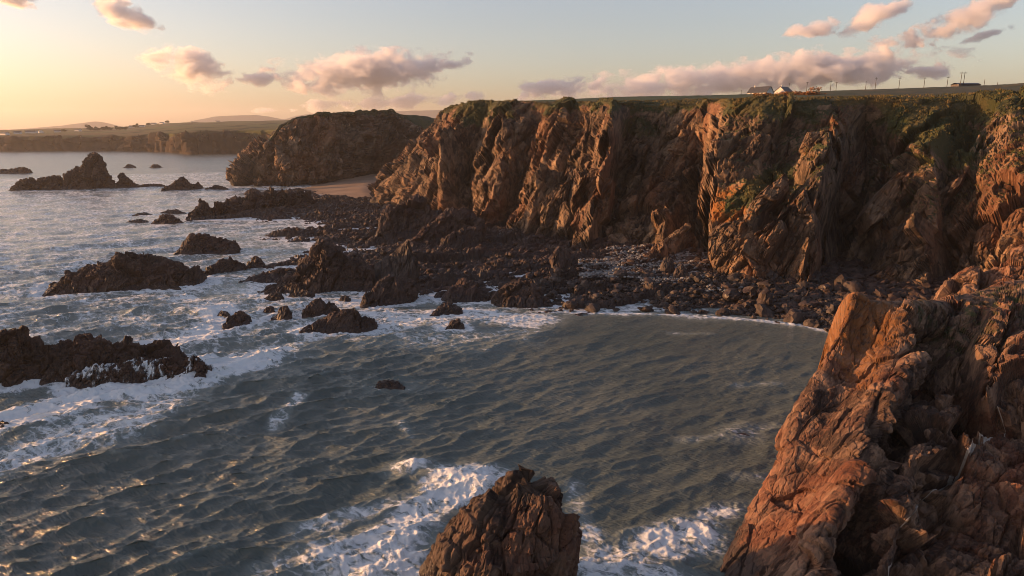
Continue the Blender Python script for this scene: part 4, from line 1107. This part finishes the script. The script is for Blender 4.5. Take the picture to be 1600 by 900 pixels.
# ------------------------------------------------------------------ far coast, hills
def build_far():
    T = NT('far_fields')
    p = T.pos()
    vor = T.n('TexVoronoi', {'Vector': T.vmul(p, (1.0, 0.55, 0.0)), 'Scale': 0.0065, 'Randomness': 0.9})
    vc = T.n('SeparateColor', {0: vor.outputs['Color']}).outputs[0]
    edge = T.n('TexVoronoi', {'Vector': T.vmul(p, (1.0, 0.55, 0.0)), 'Scale': 0.0065, 'Randomness': 0.9}, feature='DISTANCE_TO_EDGE').outputs['Distance']
    col = T.ramp(vc, [(0.0, (0.035, 0.048, 0.016)), (0.3, (0.052, 0.068, 0.020)), (0.6, (0.075, 0.058, 0.028)), (0.85, (0.050, 0.075, 0.02))])
    col = T.mix(T.math('MULTIPLY', T.noise(p, 0.02, 6.0, 0.7), 0.6), col, (0.075, 0.058, 0.028))
    col = T.mix(T.smooth(edge, 0.05, 0.025), col, (0.022, 0.024, 0.010))
    rk = T.ramp(T.noise(T.vmul(p, (1, 1, 0.4)), 0.05, 8.0, 0.7), [(0.35, (0.016, 0.011, 0.008)), (0.55, (0.040, 0.026, 0.018)), (0.75, (0.075, 0.048, 0.03))])
    col = T.mix(T.attr('rock'), col, rk)
    mf = T.done(T.n('BsdfPrincipled', {'Base Color': col, 'Roughness': 0.95, 'Specular IOR Level': 0.1}).outputs[0])
    # coast columns: px, Y foot, cliff height, then skyline row at Y 2600
    cols = [(-700, 1500, 24, 203), (-300, 1350, 24, 203), (-120, 1260, 25, 202), (0, 1215, 26, 203), (90, 1225, 27, 201), (160, 1235, 27, 200), (215, 1215, 29, 197), (250, 1190, 32, 193.5), (275, 1120, 33, 192.5),
            (300, 1075, 35, 192), (330, 1090, 36, 191.5), (370, 1110, 38, 190), (410, 1090, 39, 189.5), (450, 1060, 39, 188.5), (560, 1050, 39, 186), (640, 1060, 34, 186.5), (720, 1100, 40, 184), (900, 1250, 45, 182), (1300, 1600, 50, 185)]
    C = []
    for px, Y, h, sky_y in cols:
        e = Y + 14
        zs = z_at(sky_y, 2600)
        C.append([at_Yz(px, Y - 10, -4), at_Yz(px, Y, 1.0), at_Yz(px, Y + 8, h * 0.5), at_Yz(px, e, h * 0.84), at_Yz(px, Y + 120, h + 1), at_Yz(px, 1900, (h + zs) / 2 + 1), at_Yz(px, 2600, zs), at_Yz(px, 4200, zs - 8), at_Yz(px, 9000, 15)])
    C = np.array(C)
    tu = params([34] * (len(cols) - 1)); tv = params([2, 9, 9, 8, 14, 16, 10, 3])
    A = cat_interp(C, tu); A = np.swapaxes(cat_interp(np.swapaxes(A, 0, 1), tv), 0, 1)
    N = grid_normals(A); N = -N if N[:, -20:, 2].mean() < 0 else N
    P = A.reshape(-1, 3); v = np.broadcast_to(tv[None], A.shape[:2])
    D = rock_relief(P, [(45, 12, 2), (18, 6, 1.5)], 900, frame((0.1, 0.1, 1), (1, 0, 0)), 2.0).reshape(v.shape) * sstep(0, 1, v) * sstep(3.6, 2.6, v)
    D = D + 2.2 * fbm(P / 90.0, 3, 930).reshape(v.shape) * sstep(3.0, 4.5, v)
    A = A + N * D[..., None]
    rock = sstep(3.35, 2.8, v + 0.35 * fbm(P / 30, 3, 931).reshape(v.shape))
    o = link('far_coast', mesh_np('far_coast', A.reshape(-1, 3), grid_faces(*v.shape), True, {'rock': rock}), mf)
    tag(o, 'far low coast with dark cliffs, hedged fields and scattered houses', 'coast', kind='structure')
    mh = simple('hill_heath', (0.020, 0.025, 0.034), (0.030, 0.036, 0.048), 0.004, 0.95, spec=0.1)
    hills = [('hill', 7000, [(-500, 206), (-200, 204), (-60, 204), (0, 204), (30, 202), (75, 198), (100, 196.5), (125, 193), (147, 190), (162, 191.5), (180, 196), (205, 200), (240, 204), (300, 206)], 'low blue hill with a small peak above the far coast at left'),
             ('hill', 8000, [(230, 203), (290, 192), (310, 186.5), (335, 182), (360, 180.5), (400, 180), (420, 182), (440, 186), (470, 190), (520, 196)], 'broad flat blue hill left of the headland'),
             ('hill', 9000, [(400, 196), (440, 188), (465, 181), (485, 177.5), (510, 179), (550, 178), (600, 175), (630, 173.5), (665, 172.5), (690, 172), (740, 176), (860, 190)], 'long blue mountain ridge showing on both sides of the headland')]
    for nm, Y, pr, lb in hills:
        n = 160
        x, y = interp_profile(pr, n)
        v = np.linspace(-1, 1, 21)
        G = np.zeros((n, 21, 3))
        for i in range(n):
            z = z_at(y[i], Y)
            G[i] = [at_Yz(x[i], Y, z)] * 21
            G[i, :, 1] = Y + v * 420
            G[i, :, 2] = (z + 5) * (1 - np.abs(v) ** 1.5) - 5
        G[..., 2] += 5 * fbm(G.reshape(-1, 3) / 300.0, 3, 950).reshape(n, 21) * (1 - np.abs(v))[None]
        tag(link(nm, mesh_np(nm, G.reshape(-1, 3), grid_faces(n, 21)), mh), lb, 'hill', kind='structure')

# ------------------------------------------------------------------ houses, poles, trees
M_WALL = simple('white_render', (0.46, 0.45, 0.42), (0.58, 0.56, 0.53), 0.6, 0.85)
M_ROOF = simple('slate', (0.045, 0.047, 0.052), (0.075, 0.075, 0.08), 2.0, 0.6)
M_GLASS = simple('window_glass', (0.02, 0.025, 0.03), (0.03, 0.035, 0.04), 1.0, 0.1, spec=0.6)
M_WOOD = simple('pole_wood', (0.055, 0.042, 0.033), (0.085, 0.068, 0.052), 3.0, 0.85)
M_TIN = simple('barn_sheet', (0.070, 0.060, 0.055), (0.105, 0.085, 0.072), 1.0, 0.7)
M_LEAF = simple('tree_leaf', (0.022, 0.030, 0.010), (0.050, 0.055, 0.018), 0.8, 0.8)
M_RUST = simple('bracken_leaf', (0.16, 0.065, 0.022), (0.26, 0.12, 0.045), 1.2, 0.85)

def box_np(x0, x1, y0, y1, z0, z1):
    V = np.array([(x, y, z) for z in (z0, z1) for x, y in ((x0, y0), (x1, y0), (x1, y1), (x0, y1))], float)
    Fc = np.array([(3, 2, 1, 0), (4, 5, 6, 7), (0, 1, 5, 4), (1, 2, 6, 5), (2, 3, 7, 6), (3, 0, 4, 7)])
    return V, Fc

def boxes(name, lst, mat, parent):
    VV, FF, n = [], [], 0
    for b in lst:
        V, Fc = box_np(*b); VV.append(V); FF.append(Fc + n); n += 8
    return link(name, mesh_np(name, np.concatenate(VV), np.concatenate(FF), False), mat, parent)

def house(loc, L, D, hw, hr, rz, label, group, detail=True, roof_mat=None, cat='house'):
    e = bpy.data.objects.new('house', None); COL.objects.link(e); e.location = loc; e.rotation_euler.z = rz
    tag(e, label, cat, group)
    l, d = L / 2, D / 2
    V = np.array([(-l, -d, -1.5), (l, -d, -1.5), (l, d, -1.5), (-l, d, -1.5), (-l, -d, hw), (l, -d, hw), (l, d, hw), (-l, d, hw), (-l, 0, hw + hr), (l, 0, hw + hr)], float)
    me = bpy.data.meshes.new('wall'); me.from_pydata(V.tolist(), [], [(0, 1, 5, 4), (2, 3, 7, 6), (1, 2, 6, 9, 5), (3, 0, 4, 8, 7)]); link('wall', me, M_WALL, e)
    o_ = 0.35; t = 0.18; s = hr / d
    me = bpy.data.meshes.new('roof')
    RV = []
    for x in (-l - o_, l + o_):
        RV += [(x, -d - o_, hw - o_ * s), (x, 0, hw + hr), (x, d + o_, hw - o_ * s), (x, -d - o_, hw - o_ * s + t), (x, 0, hw + hr + t * 1.2), (x, d + o_, hw - o_ * s + t)]
    me.from_pydata(RV, [], [(3, 4, 10, 9), (4, 5, 11, 10), (1, 0, 6, 7), (2, 1, 7, 8), (0, 3, 9, 6), (5, 2, 8, 11), (0, 1, 4, 3), (1, 2, 5, 4), (7, 6, 9, 10), (8, 7, 10, 11)])
    ro = link('roof', me, roof_mat or M_ROOF, e)
    if detail:
        boxes('chimney', [(-l * 0.62 - 0.4, -l * 0.62 + 0.4, -0.35, 0.35, hw + hr * 0.6, hw + hr + 0.9)], M_WALL, ro)
        for k in (-0.6, -0.2, 0.55):
            w = boxes('window', [(l * k - 0.65, l * k + 0.65, -d - 0.04, -d + 0.04, 1.0, 2.1)], M_WALL, e)
            boxes('pane', [(l * k - 0.55, l * k + 0.55, -d - 0.06, -d - 0.045, 1.08, 2.02)], M_GLASS, w)
        boxes('door', [(l * 0.18 - 0.5, l * 0.18 + 0.5, -d - 0.05, -d + 0.02, 0, 2.1)], M_WOOD, e)
    return e

def ground_z(x, y): return float(plat_main(x, y))

def build_clifftop():
    def spot(px, Y):
        p = at_Yz(px, Y, 58); z = ground_z(p[0], Y); p = at_Yz(px, Y, z); p[2] = z; return p
    house(spot(1188, 425) - np.array([0, 0, 1.2]), 12.5, 8.0, 2.0, 3.3, R(-50), 'white bungalow with a long dark roof on the cliff top, the left one', 'houses on the cliff top')
    house(spot(1224, 432) - np.array([0, 0, 1.0]), 8.0, 7.0, 2.0, 2.7, R(38), 'small white house with a dark roof on the cliff top, the right one', 'houses on the cliff top')
    b = spot(1508, 430)
    e = bpy.data.objects.new('barn', None); COL.objects.link(e); e.location = b
    tag(e, 'low dark shed on the skyline beside the twin poles', 'shed')
    boxes('wall', [(-6.5, 6.5, -4, 4, -1.5, 2.2)], M_TIN, e)
    me = bpy.data.meshes.new('roof'); me.from_pydata([(-7, -4.4, 2.0), (7, -4.4, 2.0), (7, 0, 3.1), (-7, 0, 3.1), (7, 4.4, 2.0), (-7, 4.4, 2.0)], [], [(0, 1, 2, 3), (3, 2, 4, 5)])
    link('roof', me, M_ROOF, e)
    boxes('door', [(-1.6, 1.6, -4.06, -4.005, -0.2, 1.9)], M_WOOD, e)
    poles = [(1158, 146, 470, 'leftmost'), (1232, 130, 440, 'second'), (1260, 128, 436, 'third'), (1297, 126, 434, 'fourth'), (1306, 128, 470, 'fifth'), (1352, 127, 465, 'sixth'), (1367, 121, 430, 'seventh'), (1404, 121, 428, 'eighth'), (1443, 121, 425, 'ninth'), (1479, 120, 422, 'tenth'), (1537, 124, 440, 'eleventh'), (1558, 128, 470, 'twelfth')]
    def pole(px, ytop, Y, lb, twin=False):
        p = spot(px, Y); h = max(2.5, z_at(ytop, Y) - p[2])
        e = bpy.data.objects.new('utility_pole', None); COL.objects.link(e); e.location = p
        tag(e, lb, 'pole', 'poles along the skyline')
        for dx in ((-0.9, 0.9) if twin else (0,)):
            n = 8; a = np.arange(n) / n * 2 * np.pi
            V = np.concatenate([np.stack([dx + r * np.cos(a), r * np.sin(a), 0 * a + z], 1) for r, z in ((0.19, -1.0), (0.13, h))])
            link('post', mesh_np('post', V, np.array([(i, (i + 1) % n, n + (i + 1) % n, n + i) for i in range(n)])), M_WOOD, e)
        if twin: boxes('crossarm', [(-2.2, 2.2, -0.12, 0.12, h - 0.9, h - 0.6)], M_WOOD, e)
        elif h > 5: boxes('crossarm', [(-0.8, 0.8, -0.08, 0.08, h - 0.55, h - 0.38)], M_WOOD, e)
    for px, yt, Y, w in poles:
        pole(px, yt, Y, 'slim wooden pole on the skyline, %s pole from the left' % w)
    pole(1502, 112, 426, 'twin wooden pole with a crossarm beside the low shed', True)
    k = 0
    for px, Y, r, lb in ((1193, 300, 2.6, 'rusty brown bush on the cliff top below the left bungalow'), (1232, 300, 3.6, 'rusty brown bush on the cliff top below the right house'), (1266, 296, 3.8, 'rusty brown bush on the cliff top right of the houses')):
        p = at_Yz(px, Y, 53); p[2] = ground_z(p[0], Y)
        foliage('bush', p, (r * 1.7, r, r * 0.55), 900, 0.35, M_RUST, lb, 'bush', 'rusty bushes on the cliff top', 60 + k, trunk=False); k += 1

def foliage(name, p, rad, n, leaf, mat, label, cat, group, seed, trunk=True):
    g = np.random.default_rng(seed)
    e = bpy.data.objects.new(name, None); COL.objects.link(e); e.location = tuple(p)
    tag(e, label, cat, group)
    nb = 9
    cb = g.normal(size=(nb, 3)) * 0.45; cb[:, 2] = np.abs(cb[:, 2]) * 0.9
    u = g.normal(size=(n, 3)); u /= np.linalg.norm(u, axis=1, keepdims=True)
    c = cb[g.integers(0, nb, n)] + u * (0.25 + 0.22 * g.random((n, 1)))
    c = c * np.array(rad); c[:, 2] = np.abs(c[:, 2]) + (rad[2] * 0.55 if trunk else -0.1)
    a = g.normal(size=(n, 3)); a /= np.linalg.norm(a, axis=1, keepdims=True)
    b = np.cross(a, g.normal(size=(n, 3))); b /= np.linalg.norm(b, axis=1, keepdims=True)
    s = leaf * (0.6 + 0.8 * g.random((n, 1)))
    V = np.stack([c - a * s, c + b * s * 0.6, c + a * s, c - b * s * 0.6], 1).reshape(-1, 3)
    link('crown' if trunk else 'foliage', mesh_np('crown', V, np.arange(n * 4).reshape(-1, 4), False), mat, e)
    if trunk:
        m = 7; an = np.arange(m) / m * 2 * np.pi
        rw = np.concatenate([np.stack([r * np.cos(an), r * np.sin(an), 0 * an + z], 1) for r, z in ((rad[0] * 0.09, -0.5), (rad[0] * 0.06, rad[2] * 0.5), (rad[0] * 0.02, rad[2] * 1.1))])
        link('trunk', mesh_np('trunk', rw, np.array([(k * m + i, k * m + (i + 1) % m, (k + 1) * m + (i + 1) % m, (k + 1) * m + i) for k in range(2) for i in range(m)])), M_WOOD, e)
    return e

def drop(o_eval_bvh, x, y):
    h = o_eval_bvh.ray_cast(Vector((x, y, 400)), Vector((0, 0, -1)))
    return h[0].z if h[0] is not None else 0.0

def build_far_things():
    from mathutils.bvhtree import BVHTree
    fo = bpy.data.objects['far_coast']
    bv = BVHTree.FromObject(fo, bpy.context.evaluated_depsgraph_get())
    hs = [(8, 1330, 16, 'white farmhouse nearest the left edge of the far coast'), (50, 1500, 22, 'long white house on the far coast'), (64, 1560, 12, 'small white house beside the long white house on the far coast'), (28, 1400, 12, 'white cottage between the left edge and the long white house'),
          (90, 1620, 14, 'white house on the far coast left of the tree clump'), (122, 1700, 14, 'white house just left of the dark tree clump'), (208, 2000, 20, 'pale house on the rise right of the tree clump'), (222, 2150, 16, 'pale house on the rise, second from the tree clump'),
          (240, 2300, 18, 'pale house on the rise, third from the tree clump'), (253, 2250, 16, 'pale house on the rise, farthest from the tree clump'), (300, 2450, 18, 'pale house on the far skyline above the green fields'), (340, 2450, 16, 'pale house on the far skyline left of the headland'), (649, 1750, 14, 'tiny pale house in the gap between headland and cliff')]
    g = np.random.default_rng(9)
    for px, Y, L, lb in hs:
        p = at_Yz(px, Y, 40); z = drop(bv, p[0], Y); p = at_Yz(px, Y, z)
        house((p[0], Y, z), L, 8, 3.2, 2.6, g.normal() * 0.5, lb, 'houses on the far coast', False)
    ts = [(142, 1640, 13, 'tallest dark tree of the far coast clump'), (150, 1650, 10, 'dark tree beside the tallest tree on the far coast'), (164, 1680, 10, 'dark tree in the middle of the far coast clump'), (172, 1690, 9, 'rounded dark tree in the far coast clump'), (186, 1720, 10, 'dark tree near the right end of the far coast clump'), (196, 1740, 9, 'last dark tree at the right end of the far coast clump'),
          (212, 1990, 9, 'dark tree beside the first pale house on the rise'), (232, 2200, 9, 'dark tree between pale houses on the rise'), (262, 2300, 9, 'dark tree past the last pale house on the rise'), (100, 1650, 7, 'small dark tree beside a white house on the far coast'), (660, 1800, 9, 'dark tree in the gap between headland and cliff')]
    for i, (px, Y, r, lb) in enumerate(ts):
        p = at_Yz(px, Y, 40); z = drop(bv, p[0], Y); p = at_Yz(px, Y, z)
        foliage('tree', (p[0], Y, z), (r * 0.75, r * 0.75, r * 0.62), 420, 1.5, M_LEAF, lb, 'tree', 'trees on the far coast', 80 + i)

# ------------------------------------------------------------------ turf tufts along the cliff edge
def build_turf(A2, vv):
    g = np.random.default_rng(55)
    nu, nv = vv.shape
    idx = np.argwhere((((vv > 4.0) & (vv < 6.4)) | ((VEG > 0.7) & (vv < 6.4)))[60:, :]) + np.array([60, 0])
    sel = idx[g.integers(0, len(idx), 10000)]
    c = A2[sel[:, 0], sel[:, 1]]
    n = len(c)
    k = 5
    base = np.repeat(c, k, 0) + g.normal(size=(n * k, 3)) * np.array([0.35, 0.35, 0.05])
    hgt = (0.15 + 0.35 * g.random((n * k, 1)))
    lean = np.concatenate([g.normal(size=(n * k, 2)) * 0.35, np.ones((n * k, 1))], 1)
    side = np.concatenate([g.normal(size=(n * k, 2)), np.zeros((n * k, 1))], 1); side /= np.linalg.norm(side, axis=1, keepdims=True)
    w = 0.10 + 0.1 * g.random((n * k, 1))
    V = np.stack([base - side * w - [0, 0, 0.1], base + side * w - [0, 0, 0.1], base + lean * hgt], 1).reshape(-1, 3)
    mt = simple('turf_blade', (0.045, 0.050, 0.014), (0.125, 0.085, 0.028), 0.12, 0.9)
    o = link('grass', mesh_np('grass', V, np.arange(len(V)).reshape(-1, 3), False), mt)
    tag(o, 'rough brown and green grass along the cliff top edge', 'grass', kind='stuff')

# ------------------------------------------------------------------ clouds and haze
def build_clouds():
    T = NT('cloud')
    tc = T.n('TexCoord').outputs['Object']
    r = T.n('VectorMath', {0: tc}, operation='LENGTH').outputs['Value']
    p = T.vmul(T.pos(), (1.0, 1.0, 1.5))
    n1 = T.noise(p, 0.0024, 8.0, 0.62, 0.35)
    d = T.math('ADD', T.math('SUBTRACT', 0.62, T.math('MULTIPLY', r, 0.62)), T.math('MULTIPLY', T.math('SUBTRACT', n1, 0.5), 2.1))
    den = T.math('MULTIPLY', T.smooth(d, 0.20, 0.50), 0.012)
    vol = T.n('VolumePrincipled', {'Color': (0.93, 0.93, 0.95, 1), 'Density': den, 'Anisotropy': 0.4})
    T.t.links.new(vol.outputs[0], T.out.inputs['Volume'])
    V, Fc = ico(4)
    D = 12500.0
    G = 'clouds'
    cl = [(568, 112, 132, 40, 4, 'largest orange lit cloud, above the headland'), (690, 104, 52, 12, 2, 'thin grey tail cloud right of the largest orange cloud'), (296, 104, 58, 38, -20, 'ragged orange cloud above the far coast'), (192, 20, 46, 26, -25, 'small tawny cloud high at upper left'), (20, 0, 48, 14, 0, 'cloud cut by the top left corner'),
          (408, 124, 32, 17, 0, 'faint small orange cloud left of the largest cloud'), (497, 166, 28, 12, 0, 'small low orange puff above the blue ridge'), (430, 172, 30, 7, 3, 'thin low grey orange cloud beside the puff'), (630, 158, 110, 14, 4, 'thin low pink cloud band above the headland'),
          (1165, 122, 290, 34, 5, 'long pink and slate cloud bank above the cliff'), (1300, 108, 120, 34, 0, 'dark slate end of the long cloud bank'), (870, 137, 62, 22, 4, 'small pink orange cloud left of the long cloud bank'), (1450, 112, 40, 16, 0, 'small slate scrap right of the long cloud bank'),
          (1275, 46, 50, 17, 10, 'small mauve cloud high on the right'), (1364, 26, 52, 22, 22, 'mauve cloud high on the right reaching the top edge'), (1505, 30, 105, 26, 22, 'long slate cloud slanting to the top right corner'), (1410, 66, 50, 18, 0, 'small slate cloud below the slanting cloud'), (1545, 54, 40, 10, 15, 'thin slate scrap near the right edge'), (1580, 155, 40, 5, 0, 'thin mauve cloud low at the right edge')]
    for i, (px, py, hw, hh, ang, lb) in enumerate(cl):
        c = at_pY(px, py, D + 150 * (i % 5))
        k = c[1] / F * 1.02
        P = V * (1 + 0.22 * fbm(V * 1.8 + i * 7.7, 3, 990 + i))[:, None]
        me = mesh_np('cloud', P, Fc, True)
        o = link('cloud', me, None); me.materials.append(T.m)
        o.location = c; o.scale = (hw * k * 1.25, min(hw, hh * 2.2) * k * 1.1, hh * k * 0.92); o.rotation_euler = (0, -R(ang), 0)
        tag(o, lb, 'cloud', G)

def build_haze():
    T = NT('haze')
    vol = T.n('VolumePrincipled', {'Color': (0.97, 0.95, 0.93, 1), 'Density': 0.00006, 'Anisotropy': 0.35})
    T.t.links.new(vol.outputs[0], T.out.inputs['Volume'])
    V, Fc = box_np(-10600, 10600, -10300, 10600, -9, 290)
    o = link('haze', mesh_np('haze', V, Fc, False), None)
    o.data.materials.append(T.m)
    tag(o, 'thin warm evening haze over the whole bay', 'haze', kind='stuff')

# ------------------------------------------------------------------ build
A2, VV = build_main_cliff()
build_headland()
build_shelf()
build_beach()
build_far()
build_rocks()
build_fore()
build_sea()
rest = build_boulders(A2, VV)
build_stones(rest)
build_clifftop()
build_far_things()
build_turf(A2, VV)
if CLOUDS: build_clouds()
if HAZE: build_haze()
